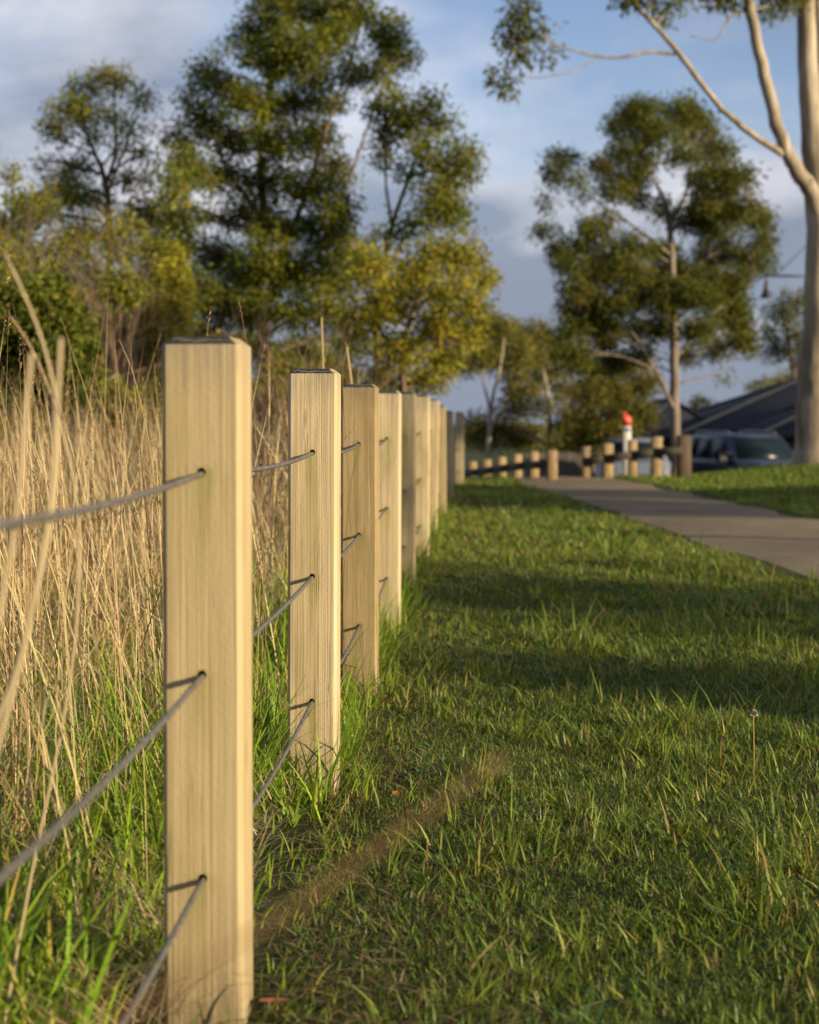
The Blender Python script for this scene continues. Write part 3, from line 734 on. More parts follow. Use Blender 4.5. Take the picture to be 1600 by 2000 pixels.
def make_tree(name, label, Y, trunks, clumps, cols, bark, seed, ln=0.075, wd=0.022, droop=0.4, dens=0.5, depth=1.0, group=None, cat='tree', per=26, srad=0.20, limb=0.035, rk=0.62, fill=0.92):
    """trunks: polylines of (px, py, radius m, depth offset m); clumps: (px, py, rx, ry[, depth offset[, density factor]])"""
    rs = np.random.RandomState(seed); dens = dens * 1.45; wd = wd * 1.35
    wood = Acc(); crown = Acc(); nodes = []
    px0, py0 = trunks[0][0][0], trunks[0][0][1]
    b0 = at(px0, py0, Y)
    gz = float(ground_z(b0[0], Y))
    for tr in trunks:
        p = np.array([at(q[0], q[1], Y + (q[3] if len(q) > 3 else 0)) + np.array([0, 0, 0]) for q in tr]); r = np.array([q[2] for q in tr], float) * rk
        if tr is trunks[0] or (len(tr[0]) > 4):
            p = np.vstack([[p[0][0], p[0][1], gz - 0.1], p]) if p[0][2] > gz - 0.05 else p; r = np.concatenate([[r[0] * 1.35], r]) if len(r) < len(p) else r
        # resample smoothly
        t = np.linspace(0, 1, len(p)); tt = np.linspace(0, 1, len(p) * 4)
        q = np.stack([np.interp(tt, t, p[:, k]) for k in range(3)], -1); k3 = np.array([0.25, 0.5, 0.25])
        for _ in range(3):
            q[1:-1] = 0.25 * q[:-2] + 0.5 * q[1:-1] + 0.25 * q[2:]
        rr = np.interp(tt, t, r) * (1 + 0.03 * np.sin(tt * 23 + seed))
        q[1:-1] += rs.normal(0, 0.05 if rr.max() > .15 else 0.12, (len(q) - 2, 3)) * rr[1:-1, None]
        wood.tube(q, rr, 10 if r.max() > 0.1 else 7)
        nodes.append(np.concatenate([q, rr[:, None]], 1)[2:])
    nodes = np.concatenate(nodes)
    for cl in clumps:
        cx, cy, rx, ry = cl[:4]
        dd = cl[4] if len(cl) > 4 and cl[4] is not None else rs.uniform(-1, 1) * depth
        f = cl[5] if len(cl) > 5 else 1.0
        c = at(cx, cy, Y + dd); k = (Y + dd) / FPX
        R = np.array([rx * k, (rx + ry) * 0.5 * k, ry * k])
        # limb from the nearest wood below
        dv = nodes[:, :3] - c; dist = np.linalg.norm(dv, axis=1) + np.where(dv[:, 2] > -0.15 * np.linalg.norm(dv, axis=1), 1.5, 0) * np.linalg.norm(dv, axis=1) + 0.02 / (nodes[:, 3] + 0.01)
        j = int(np.argmin(dist)); a = nodes[j, :3]
        r0 = min(nodes[j, 3] * 0.6, limb)
        q = curve(a, c, rs, 7)
        wood.tube(q, np.linspace(r0, r0 * 0.35, 7), 5)
        n = max(3, int(dens * f * rx * ry / per))
        o = rs.normal(0, 1, (n, 3)); o /= np.linalg.norm(o, axis=1)[:, None]
        sc = c + o * R * (rs.uniform(0.12, 1.0, n) ** 0.5)[:, None] * fill
        for m in range(0, n, 2):
            st = q[rs.randint(3, 7)]
            wood.tube(curve(st, sc[m], rs, 4, 0.15), np.linspace(r0 * 0.32, 0.004, 4), 3)
        base_c = np.array([cols[rs.choice(len(cols), p=np.array([w for w, _ in cols]) / sum(w for w, _ in cols))][1] for _ in range(n)])
        base_c = base_c * rs.uniform(0.8, 1.2, (n, 1)) * np.array([1.52, 1.45, 0.85])
        leaves(rs, sc, per, np.full(n, srad) * rs.uniform(0.7, 1.3, n), ln, wd, droop, base_c, crown)
    root = empty(name, (b0[0], Y, gz))
    inv = -np.array([b0[0], Y, gz])
    for a in (wood, crown): a.v = [v + inv for v in a.v]
    wood.make('trunk', bark, root, smooth=True)
    cr = crown.make('crown', M['leaf'], root)
    tag(root, label, cat, group)
    return root

WATTLE = [(4, (0.085, 0.100, 0.020)), (3, (0.062, 0.080, 0.018)), (3, (0.115, 0.118, 0.022)), (1, (0.14, 0.10, 0.035))]
WATTLE_DARK = [(4, (0.055, 0.072, 0.018)), (3, (0.045, 0.062, 0.018)), (2, (0.085, 0.092, 0.020))]
WATTLE_YELLOW = [(4, (0.135, 0.135, 0.024)), (3, (0.165, 0.150, 0.028)), (2, (0.095, 0.105, 0.020)), (0.6, (0.16, 0.12, 0.04))]
GUM = [(4, (0.055, 0.066, 0.020)), (3, (0.042, 0.052, 0.017)), (2, (0.080, 0.082, 0.023)), (0.6, (0.11, 0.08, 0.03))]
GUM_BROWN = [(4, (0.075, 0.078, 0.026)), (3, (0.10, 0.088, 0.030)), (2, (0.05, 0.060, 0.022))]

GL = 'trees and shrubs left of the fence'
make_tree('wattle_tree', 'tallest dark green bushy tree, directly behind the nearest post', 25.0,
    [[(522, 800, .16), (520, 700, .15), (512, 620, .14), (498, 530, .12), (518, 450, .10), (512, 340, .085), (506, 250, .07), (540, 120, .045), (570, 20, .03)],
     [(512, 620, .09), (540, 560, .085, -.3), (552, 480, .07, -.5), (600, 380, .055, -.5), (640, 240, .04, -.3), (690, 100, .03, 0)],
     [(515, 430, .06), (440, 330, .045, -.4), (400, 220, .03, -.4)],
     [(545, 540, .05, -.3), (640, 470, .04, -.6), (700, 300, .03, -.2), (760, 130, .022, 0)]],
    [(560,10,85,55), (640,20,55,45), (500,70,55,40), (590,85,85,42), (700,20,45,45), (757,62,42,40), (775,108,42,34), (806,116,22,16), (655,75,55,35), (715,140,62,26), (512,112,46,28), (437,98,13,13,0,1.4), (560,132,55,24), (622,152,46,28),
     (400,140,36,24), (432,172,46,34), (366,190,28,18), (482,195,55,36), (562,205,75,42), (642,200,42,30), (400,232,55,34), (348,272,34,34), (452,264,62,40), (540,275,75,44), (622,272,52,42), (652,335,44,34), (368,332,54,44), (432,345,54,44,None,.8), (522,352,70,50,None,.7), (602,372,54,42), (662,405,44,44), (372,428,40,40,None,.5), (470,422,62,42,None,.9), (562,442,72,42), (642,462,54,52),
     (420,505,54,44), (500,528,70,50), (592,532,70,52), (662,545,52,44), (420,585,62,44), (520,605,70,44), (622,612,72,44), (400,655,54,36), (480,680,60,36), (600,690,60,36), (540,700,50,36), (420,720,60,30), (640,720,60,30), (520,500,60,50,-1.2,.6), (352,482,40,42), (372,560,46,40), (690,665,50,38), (340,410,28,36), (690,500,40,44,None,.7), (470,600,50,40,-1)],
    WATTLE_DARK + [(3, (0.105, 0.108, 0.020))], M['bark_brown'], 1, dens=0.52, group=GL, depth=1.3)
make_tree('wattle_tree', 'open thin crowned tree leaning right of the tallest tree', 23.5,
    [[(742, 800, .09), (738, 700, .085), (735, 640, .08), (745, 540, .07), (765, 440, .055), (800, 340, .04), (840, 250, .025)],
     [(745, 540, .05), (800, 450, .04), (860, 390, .03), (900, 330, .02)], [(765, 440, .04), (750, 340, .03), (760, 230, .02)]],
    [(775,182,30,18), (758,216,52,26), (842,197,28,16), (812,232,52,30), (872,236,24,18), (762,262,44,28,None,.8), (832,282,44,28,None,.8), (902,292,32,22), (860,332,52,30,None,.9), (904,330,34,32), (790,332,36,26,None,.6), (742,312,26,24,None,.7), (852,382,54,30), (882,412,46,28), (800,432,36,20,None,.7), (762,462,36,22,None,.7), (905,440,16,12), (830,430,26,14)],
    WATTLE_DARK + [(4, (0.11, 0.112, 0.020))], M['bark_brown'], 2, dens=0.50, group=GL, depth=0.8)
make_tree('wattle_tree', 'yellow green bushy tree above the middle posts, lower than its neighbours', 21.5,
    [[(790, 820, .07), (785, 700, .06), (800, 620, .05), (840, 540, .035)], [(790, 700, .045), (850, 620, .035), (920, 540, .025)], [(790, 720, .04), (740, 640, .03), (710, 560, .02)]],
    [(850,498,52,34), (910,502,42,34), (942,545,26,32), (800,542,62,42), (872,572,54,34), (762,592,54,42), (852,642,54,42), (922,602,32,34), (782,682,62,36), (862,700,50,26), (720,520,42,40), (705,620,46,36), (915,660,30,22,None,.6), (745,735,50,25), (830,740,60,25)],
    WATTLE_YELLOW, M['bark_brown'], 3, dens=0.50, group=GL, depth=0.8)
make_tree('wattle_tree', 'slender umbrella crowned tree at left with bare straight trunk', 27.0,
    [[(216, 640, .11), (214, 540, .10), (212, 430, .09), (208, 350, .08), (185, 300, .05), (160, 240, .03)], [(209, 355, .06), (228, 300, .045), (222, 220, .03), (225, 160, .02)], [(209, 380, .05), (240, 300, .035), (270, 220, .02)], [(212, 430, .04), (150, 350, .028), (110, 290, .018)]],
    [(216,142,36,20), (172,172,42,26), (240,165,24,22), (277,192,24,22), (132,212,46,24), (100,246,34,18), (172,222,44,24), (230,232,38,22,None,.7), (122,268,28,14), (180,268,32,16), (252,262,26,18,None,.6), (292,248,14,12), (236,290,32,16,None,.7), (282,302,26,22,None,.8),
     (152,332,44,24), (82,312,18,12), (130,382,52,34), (190,392,36,32,None,.8), (260,352,44,24,None,.8), (272,422,54,40), (322,432,26,44), (152,452,46,34), (108,362,34,24), (300,482,36,26), (250,500,40,26,None,.7), (90,420,36,30,None,.6)],
    WATTLE, M['bark_brown'], 4, dens=0.50, group=GL, depth=0.9)
make_tree('leafy_shrub', 'bright yellow green shrub low behind the dry grass, left of nearest post', 19.0,
    [[(270, 800, .05), (268, 720, .045), (255, 640, .03)], [(270, 760, .035), (320, 660, .025), (340, 560, .015)], [(270, 770, .03), (200, 680, .02)]],
    [(262,622,72,42), (332,612,52,42), (182,652,54,36), (302,682,72,36), (250,702,62,36), (340,545,30,44,None,.7), (200,720,60,40), (330,740,60,40), (260,770,80,40), (160,590,40,26,None,.5)],
    WATTLE_YELLOW, M['bark_brown'], 5, dens=0.48, group=GL, depth=0.6, cat='shrub', srad=0.16)
make_tree('leafy_shrub', 'dark broad leaved shrub at the left edge behind the dry grass', 13.0,
    [[(50, 830, .03), (50, 720, .028), (60, 620, .02)], [(50, 780, .02), (110, 680, .014)], [(50, 800, .02), (0, 680, .014), (-30, 600, .01)]],
    [(40,602,54,56), (92,582,42,46), (30,682,54,54), (102,662,54,52), (142,622,26,34), (-40,640,60,70), (40,760,70,50), (130,740,50,40), (-50,760,60,60), (150,690,30,30)],
    [(4, (0.042, 0.062, 0.016)), (3, (0.06, 0.075, 0.018)), (0.25, (0.18, 0.11, 0.03)), (2, (0.085, 0.09, 0.025))], M['twig'], 6, ln=0.065, wd=0.024, dens=0.55, group=GL, depth=0.35, cat='shrub', per=20, srad=0.11, limb=0.014)
make_tree('leafy_shrub', 'low olive shrub behind second and third post tops', 17.0,
    [[(600, 850, .04), (600, 780, .035), (590, 720, .02)], [(600, 800, .03), (660, 730, .02)], [(600, 800, .03), (540, 730, .02)]],
    [(560,740,60,36), (640,750,60,36), (520,790,60,40), (600,800,70,40), (690,780,50,40), (450,780,60,50), (760,800,50,36), (400,760,50,40)],
    WATTLE + [(2, (0.17, 0.12, 0.05))], M['twig'], 7, dens=0.42, group=GL, depth=0.6, cat='shrub', srad=0.15)

make_tree('wattle_tree', 'rounded bushy tree filling the gap left of the tallest tree', 22.0,
    [[(190, 850, .08), (190, 720, .07), (185, 620, .05), (190, 520, .035)], [(190, 720, .05), (110, 600, .035), (60, 480, .02)], [(190, 700, .05), (270, 590, .035), (320, 470, .02)]],
    [(60,400,64,36), (20,450,50,44), (140,492,66,44), (230,462,56,42,None,.8), (300,552,52,44), (40,520,62,44), (335,370,34,40,None,.7), (322,500,40,50), (342,620,42,40), (120,560,64,40), (210,560,60,40), (250,640,70,44), (150,650,70,44), (60,620,60,50), (20,340,36,20,None,.6), (330,690,50,36), (-30,560,50,60), (-30,460,40,50)],
    WATTLE + [(2, (0.15, 0.145, 0.025))], M['bark_brown'], 18, dens=0.40, group=GL, depth=1.0)
make_tree('leafy_shrub', 'wide olive green thicket behind the dry grass at far left', 16.0,
    [[(120, 850, .04), (120, 780, .035), (120, 720, .02)], [(120, 800, .03), (30, 730, .02)], [(120, 800, .03), (230, 730, .02)]],
    [(-40,700,70,50), (60,730,70,44), (150,770,70,44), (40,800,80,40), (240,800,70,40), (330,800,60,40), (140,690,50,40), (380,790,50,44), (430,700,40,40), (-20,600,50,50), (10,500,40,40,None,.5), (230,560,50,36,None,.6)],
    WATTLE + [(2, (0.17, 0.12, 0.05))], M['twig'], 17, dens=0.36, group=GL, depth=0.6, cat='shrub', srad=0.15)

def twig_shrub(name, label, Y, bases, seed, h=(1.6, 2.6), n=9, r=0.011, group=GL):
    """leafless shrub: upright stems that fork three times"""
    rs = np.random.RandomState(seed); g = Acc()
    b0 = at(bases[0][0], bases[0][1], Y); gz = float(ground_z(b0[0], Y))
    def grow(p, d, L, rad, lev):
        q = [p]
        for s in range(4):
            d = d + rs.normal(0, 0.10, 3); d[2] += 0.05; d /= np.linalg.norm(d)
            q.append(q[-1] + d * L / 4)
        q = np.array(q); g.tube(q, np.linspace(rad, rad * 0.55, 5), 4 if lev < 2 else 3)
        if lev < 3:
            for k in range(rs.randint(2, 5)):
                s = q[rs.randint(2, 5)]; e = d + rs.normal(0, 0.38, 3); e[2] = abs(e[2]) + 0.15; e /= np.linalg.norm(e)
                grow(s, e, L * rs.uniform(0.45, 0.75), rad * 0.55, lev + 1)
    for bx, by in bases:
        p = at(bx, by, Y); p[2] = ground_z(p[0], Y) - 0.05
        for k in range(n):
            d = np.array([rs.normal(0, 0.22), rs.normal(0, 0.2), 1.0]); d /= np.linalg.norm(d)
            grow(p + rs.normal(0, 0.06, 3) * (1, 1, 0), d, rs.uniform(*h) * 0.55, r * rs.uniform(0.7, 1.3), 0)
    g.v = [v - np.array([b0[0], Y, gz]) for v in g.v]
    o = g.make(name, M['twig'], None); o.location = (b0[0], Y, gz)
    return tag(o, label, 'shrub', group)
twig_shrub('bare_shrub', 'leafless brown twiggy shrub at the left edge below the clouds', 17.0, [(10, 820), (70, 820), (130, 820)], 41, (2.6, 3.6), 6)
twig_shrub('bare_shrub', 'leafless brown twiggy shrub beside the bare straight trunk', 18.0, [(250, 820), (300, 820)], 42, (2.0, 3.0), 6)
twig_shrub('bare_shrub', 'dry brown weed thicket right behind the second post', 9.5, [(540, 900), (590, 900), (640, 900), (500, 900)], 43, (1.1, 1.5), 5, 0.007)

# gum trees on the right
make_tree('gum_tree', 'large round crowned gum tree standing behind the rail fence', 34.0,
    [[(1322, 872, .20), (1318, 780, .185), (1316, 690, .165), (1318, 600, .15), (1312, 500, .13), (1308, 430, .11), (1300, 390, .08), (1268, 335, .05), (1240, 260, .03)],
     [(1308, 440, .08), (1345, 370, .065, .3), (1350, 320, .05, .3), (1340, 240, .03, .2)],
     [(1316, 800, .09), (1290, 740, .08, -.4), (1250, 670, .06, -.6), (1190, 590, .04, -.6), (1140, 520, .025, -.4)],
     [(1317, 700, .08), (1370, 640, .06, .3), (1440, 560, .045, .2), (1480, 460, .025, 0)],
     [(1313, 500, .07), (1250, 450, .05, -.3), (1160, 390, .03, -.2), (1090, 340, .018, 0)],
     [(1318, 590, .07), (1380, 500, .05, .5), (1400, 380, .035, .4), (1420, 300, .02, .2)]],
    [(1250,220,50,30),(1330,215,54,26),(1212,242,34,25),(1282,260,54,26),(1362,250,48,30),(1222,292,44,25),(1402,292,44,30),(1262,312,34,20,None,.8),(1332,302,36,24),(1432,342,44,30),(1382,342,44,30),(1182,322,34,25),(1096,310,30,20),(1082,340,28,18),(1122,352,26,15,None,.8),(1202,368,42,24),(1250,386,34,16,None,.8),(1066,394,16,10),(1132,385,18,10,None,.6),(1392,392,54,30),(1442,402,44,25),(1482,422,36,25),(1402,442,54,30),(1146,436,20,14),(1060,446,20,16),(1088,456,14,7),(1192,428,36,12,None,.7),(1492,462,24,20),(1240,480,54,20),(1132,480,34,20),(1112,515,38,20),(1182,502,44,25),(1222,532,54,34),(1302,492,40,18),(1402,492,54,30),(1470,502,38,30),(1502,512,18,14),
     (1342,532,54,26),(1262,572,54,30),(1432,542,44,25),(1122,562,32,20),(1152,582,34,25),(1112,602,30,25),(1202,592,44,30),(1302,592,40,22),(1372,582,44,24),(1122,642,34,25),(1182,652,44,30),(1242,642,44,25),(1422,602,44,32),(1442,652,32,28),(1372,642,44,28),(1132,690,34,25),(1192,702,44,24),(1402,682,34,18),(1452,672,24,22),(1252,692,34,20),(1345,692,34,18,None,.7),(1416,732,12,7),(1160,540,40,30),(1280,540,40,26,.5),(1240,345,40,24),(1290,405,34,22,.8,.7),(1350,425,40,28),(1330,565,44,26),(1165,455,36,18),(1090,490,26,18),(1300,640,40,26,.5),(1160,620,44,30),(1400,560,44,30),(1440,590,26,24),(1445,628,22,20)],
    GUM, M['bark_grey'], 8, ln=0.11, wd=0.022, droop=1.0, dens=0.84, group='gum trees beyond the path', depth=1.6, srad=0.22, limb=0.022, rk=0.52)
make_tree('gum_tree', 'slim gum tree with pale forked trunk at the far end of the posts', 44.0,
    [[(948, 930, .11), (957, 840, .10), (958, 790, .09), (978, 720, .05), (985, 660, .03)], [(957, 800, .06), (940, 730, .045), (950, 660, .03)], [(957, 810, .05), (990, 770, .035), (1000, 720, .02)]],
    [(962,642,52,32), (992,662,44,40), (932,692,34,34), (1002,722,28,32), (902,705,26,30), (968,700,40,26), (940,640,30,24), (905,650,24,22), (1015,690,22,30)],
    GUM_BROWN, M['bark_gum'], 9, ln=0.12, wd=0.03, droop=0.8, dens=0.74, group='gum trees beyond the path', depth=1.5, srad=0.26)
make_tree('gum_tree', 'grey green gum tree behind the tall pale end post of the rail fence', 47.0,
    [[(1074, 910, .13), (1072, 830, .12), (1076, 790, .10), (1060, 720, .06), (1050, 670, .03)], [(1073, 850, .05), (1095, 800, .045), (1110, 740, .03)]],
    [(1042,648,44,22), (1082,672,44,30), (1032,692,40,32), (1102,702,40,30), (1062,730,44,30), (1022,762,40,28), (1110,760,34,28), (1060,790,40,22,None,.6), (1000,800,34,30), (1120,820,40,34), (1030,850,44,30), (1100,870,40,26), (980,850,40,34), (930,840,34,40,1.5), (1150,870,34,24)],
    GUM_BROWN, M['bark_gum'], 10, ln=0.13, wd=0.032, droop=0.6, dens=0.74, group='gum trees beyond the path', depth=1.5, srad=0.28)
make_tree('gum_tree', 'dark spreading tree left of the large gum trunk, behind the marker post', 43.0,
    [[(1195, 900, .14), (1192, 840, .12), (1180, 770, .08), (1170, 720, .04)], [(1193, 850, .07), (1230, 790, .05), (1260, 740, .03)]],
    [(1152,722,46,30), (1192,752,50,32), (1152,772,44,34), (1232,772,44,34), (1202,802,54,34), (1152,822,40,30), (1252,812,40,24), (1200,842,54,24), (1262,752,30,30), (1140,850,36,28), (1230,720,34,24)],
    [(3, (0.05, 0.058, 0.022)), (2, (0.085, 0.078, 0.028)), (1, (0.13, 0.105, 0.035))], M['bark_brown'], 11, ln=0.12, wd=0.03, droop=0.5, dens=0.74, group='gum trees beyond the path', depth=1.2, srad=0.26)
make_tree('gum_tree', 'dark tree behind the street lamp at the right edge', 60.0,
    [[(1560, 860, .2), (1556, 760, .17), (1545, 690, .12), (1530, 620, .05)], [(1556, 760, .1), (1580, 680, .07), (1590, 600, .04)]],
    [(1552,582,34,18), (1530,612,40,26), (1502,642,24,24), (1562,652,34,26), (1512,682,30,22), (1572,702,26,26), (1592,602,30,26), (1540,690,30,20,None,.7), (1600,660,40,40), (1610,580,40,30), (1640,640,40,50)],
    GUM, M['bark_brown'], 12, ln=0.16, wd=0.04, droop=0.5, dens=0.50, group='gum trees beyond the path', depth=1.5, srad=0.36)
make_tree('garden_tree', 'low round treetop peeking over the high house roof', 72.0,
    [[(1510, 850, .15), (1510, 790, .12), (1510, 760, .06)]], [(1478,756,24,13), (1505,752,26,14), (1535,742,26,16), (1560,738,24,16), (1500,775,40,16), (1550,765,40,16)],
    GUM_BROWN, M['bark_brown'], 13, ln=0.17, wd=0.05, droop=0.3, dens=0.6, group='gum trees beyond the path', depth=0.8, srad=0.36)
make_tree('garden_tree', 'small rounded treetop between the gum trunk and house roof', 74.0,
    [[(1372, 860, .15), (1372, 820, .12), (1372, 795, .06)]], [(1375,786,22,13), (1352,798,20,12), (1395,800,18,12), (1370,812,40,16)],
    GUM_BROWN, M['bark_brown'], 14, ln=0.17, wd=0.05, droop=0.3, dens=0.6, group='gum trees beyond the path', depth=0.8, srad=0.36)

# tall smooth barked gum at the right edge
make_tree('gum_tree', 'tall smooth pale gum with forked trunk at the right edge', 24.0,
    [[(1596, 893, .36), (1592, 800, .30), (1596, 680, .255), (1600, 560, .235), (1606, 430, .225), (1592, 300, .20), (1582, 190, .17), (1576, 60, .145), (1570, -100, .13), (1560, -350, .09), (1550, -550, .05)],
     [(1606, 440, .15), (1588, 380, .135, -.12), (1562, 340, .12, -.3), (1532, 290, .105, -.45), (1500, 180, .092, -.6), (1478, 80, .085, -.7), (1462, 0, .08, -.7), (1440, -130, .06, -.7), (1420, -330, .035, -.6)],
     [(1528, 300, .058, -.45), (1480, 270, .05, -.7), (1440, 240, .047, -.9), (1390, 190, .045, -1.1), (1340, 120, .043, -1.2), (1290, 60, .038, -1.3), (1250, 20, .035, -1.3), (1215, -30, .03, -1.3), (1170, -110, .02, -1.3)],
     [(1318, 106, .027, -1.2), (1270, 100, .024, -1.25), (1220, 112, .022, -1.3), (1170, 112, .019, -1.3), (1120, 98, .015, -1.4), (1075, 84, .011, -1.4), (1040, 70, .008, -1.4)],
     [(1165, 114, .012, -1.3), (1120, 140, .010, -1.35), (1060, 152, .008, -1.4), (1005, 150, .006, -1.4)],
     [(1598, 260, .09, .2), (1606, 140, .08, .4), (1596, 20, .07, .5), (1620, -150, .05, .6)],
     [(1455, 20, .022, -.7), (1425, 32, .016, -.7), (1412, 60, .012, -.7), (1395, 82, .008, -.7), (1350, 70, .006, -.7)]],
    [(1008,28,30,24,-1.4), (1000,72,28,24,-1.4), (1040,58,22,16,-1.4,.8), (1020,105,24,20,-1.4), (980,150,24,20,-1.4), (985,175,16,12,-1.4,.8), (1068,95,14,12,-1.4,.7), (1012,0,22,14,-1.4), (1060,50,16,14,-1.4,.7),
     (1240,-12,46,22,-1.3), (1285,8,30,14,-1.3,.8), (1330,-5,30,14,-1.2), (1300,30,12,8,-1.2,.5), (1415,0,34,18,-.8), (1440,-30,50,24,-.8), (1510,12,36,16,-.5), (1535,-20,60,30,-.3), (1380,-60,60,40,-1), (1200,-90,60,40,-1.3), (1130,-70,50,30,-1.3),
     (1480,-180,110,60,-.5), (1600,-150,110,70,.5), (1400,-280,110,70,-.5), (1540,-350,130,80,0), (1650,-330,120,80,.5), (1300,-170,80,50,-1), (1500,-520,130,80,0), (1620,-520,120,80,.3)],
    GUM, M['bark_gum'], 15, ln=0.12, wd=0.022, droop=1.3, rk=0.9, dens=0.26, group='gum trees beyond the path', depth=1.0, srad=0.20, limb=0.02)

# ------------------------------------------------------------------ rail fences, marker post
def rail_fence(label, specs, rail_rel, half=None, dark=()):
    """specs: (px, top py, Y, width m)"""
    x0 = at(specs[0][0], 900, specs[0][2]); root = empty('rail_fence', (x0[0], x0[1], float(ground_z(x0[0], x0[1]))))
    org = np.array(root.location); tops = []
    for k, (px, py, Y, w) in enumerate(specs):
        p = at(px, py, Y); gz = float(ground_z(p[0], Y))
        g = Acc(); g.cbox((-w / 2, -w / 2, gz - 0.2 - p[2]), (w / 2, w / 2, 0), 0.012)
        o = g.make('post', M['shaded_post'] if k in dark else M['rail_post'], root)
        o.location = Vector(p - org); o.rotation_euler = (0, 0, math.radians(6)); o.color = (0.1 + 0.13 * k, 0, 0, 1)
        tops.append(p)
    for a, b in zip(tops[:-1], tops[1:]):
        g = Acc(); d = b - a; L = np.linalg.norm(d[:2]); h = 0.105
        ang = math.atan2(d[1], d[0])
        v = []
        for t, z in ((-0.03, a[2]), (L + 0.0, b[2])):
            for yy, zz in ((-.02, 0), (.02, 0), (.02, h), (-.02, h)): v.append((t, yy, z - a[2] + zz))
        g.add(v, [(0, 1, 5, 4), (1, 2, 6, 5), (2, 3, 7, 6), (3, 0, 4, 7), (0, 3, 2, 1), (4, 5, 6, 7)])
        o = g.make('rail', M['rail'], root)
        s = -1 if d[0] > 0 else 1
        off = np.array([-math.sin(ang), math.cos(ang), 0]) * s * 0.105
        o.location = Vector(a - org + off + np.array([0, 0, -rail_rel - h])); o.rotation_euler = (0, 0, ang)
    tag(root, label, 'fence'); return root
rail_fence('low timber rail fence with pale squared posts left of the path end',
    [(923, 901, 26.4, .12), (951, 897, 25.6, .12), (980, 892, 24.8, .12), (1010, 887, 24.0, .12), (1043, 882, 23.2, .12), (1078, 879, 22.4, .13)], 0.135)
rail_fence('low timber rail fence below the large gum, ending in a dark corner post',
    [(1147, 872, 23.6, .14), (1187, 866, 23.5, .14), (1236, 859, 23.4, .12), (1283, 853, 23.3, .14), (1336, 850, 23.2, .17)], 0.155, dark=(4,))

def marker_post():
    p = at(1225, 926, 23.9); gz = float(ground_z(p[0], p[1]))
    root = empty('marker_post', (p[0], p[1], gz)); tz = at(1225, 806, 23.9)[2] - gz
    w, t = 0.055, 0.03; rz = tz - 0.185
    red = simple('red_paint', (0.62, 0.06, 0.02), 0.5, 0.1); wh = simple('white_paint', (0.62, 0.60, 0.53), 0.55, 0.08)
    blue = simple('label_blue', (0.10, 0.16, 0.34), 0.5, 0.1)
    g = Acc(); g.cbox((-w, -t, -0.2), (w, t, rz), 0.008); g.make('shaft', wh, root)
    g = Acc()   # cap with a slanted top
    v = [(-w - .003, -t - .003, rz), (w + .003, -t - .003, rz), (w + .003, t + .003, rz), (-w - .003, t + .003, rz),
         (-w - .003, -t - .003, tz), (-w * .55, -t - .003, tz), (w + .003, -t - .003, tz - 0.07), (w + .003, t + .003, tz - 0.07), (-w * .55, t + .003, tz), (-w - .003, t + .003, tz)]
    g.add(v, [(0, 3, 2, 1), (4, 5, 8, 9), (5, 6, 7, 8), (1, 2, 7, 6), (3, 0, 4, 9)], [(0, 1, 6), (0, 6, 5), (0, 5, 4), (2, 3, 8), (2, 8, 7), (3, 9, 8)])
    g.make('cap', red, root)
    g = Acc(); g.box((-w * .8, -t - .004, rz - .075), (w * .8, -t - .001, rz - .028)); g.make('label_plate', blue, root)
    tag(root, 'slim white marker post with slanted red top behind the rail fence', 'marker post')
marker_post()

# ------------------------------------------------------------------ street lamp
def street_lamp():
    Y = 45.0; p = at(1594, 822, Y); gz = float(ground_z(p[0], Y))
    root = empty('street_lamp', (p[0], Y, gz)); org = np.array([p[0], Y, gz])
    dk = simple('dark_green_metal', (0.03, 0.035, 0.032), 0.5, 0.15); blk = simple('black_shade', (0.012, 0.013, 0.016), 0.45, 0.2)
    top = at(1594, 440, Y) - org
    g = Acc(); g.tube([(0, 0, -.2), (0, 0, 1.0), (0, 0, top[2] * .6), (0, 0, top[2])], [.085, .08, .065, .05], 10); g.make('pole', dk, root, True)
    e = at(1490, 538, Y) - org; b = at(1594, 540, Y) - org
    g = Acc(); g.tube([b, (b + e) / 2, e], [.04, .034, .03], 8); g.make('arm', dk, root, True)
    g = Acc(); s0 = at(1522, 532, Y) - org; s1 = at(1594, 460, Y) - org; g.tube([s0, (s0 + s1) / 2, s1], .012, 6); g.make('stay_rod', dk, root, True)
    c = at(1497, 0, Y) - org
    zz = lambda py: at(0, py, Y)[2] - gz
    g = Acc(); g.tube([(c[0], c[1], zz(540)), (c[0], c[1], zz(552))], .02, 8); g.make('hanger', dk, root, True)
    prof = [(548, .03), (553, .055), (560, .07), (567, .085), (573, .12), (578, .155), (581, .17), (582, .165)]
    n = 20; v = []; q = []
    for py, r in prof:
        for k in range(n): a = k * 6.2832 / n; v.append((c[0] + r * math.cos(a), c[1] + r * math.sin(a), zz(py)))
    for i in range(len(prof) - 1):
        for k in range(n): q.append((i * n + k, i * n + (k + 1) % n, (i + 1) * n + (k + 1) % n, (i + 1) * n + k))
    v += [(c[0], c[1], zz(547)), (c[0], c[1], zz(579))]; m = len(prof) * n
    t = [(k, m, (k + 1) % n) for k in range(n)] + [((len(prof) - 1) * n + k, (len(prof) - 1) * n + (k + 1) % n, m + 1) for k in range(n)]
    g = Acc(); g.add(v, q, t); g.make('lamp_shade', blk, root, True)
    tag(root, 'bell shaped black street lamp hanging from an arm by the right trunk', 'street lamp')
street_lamp()

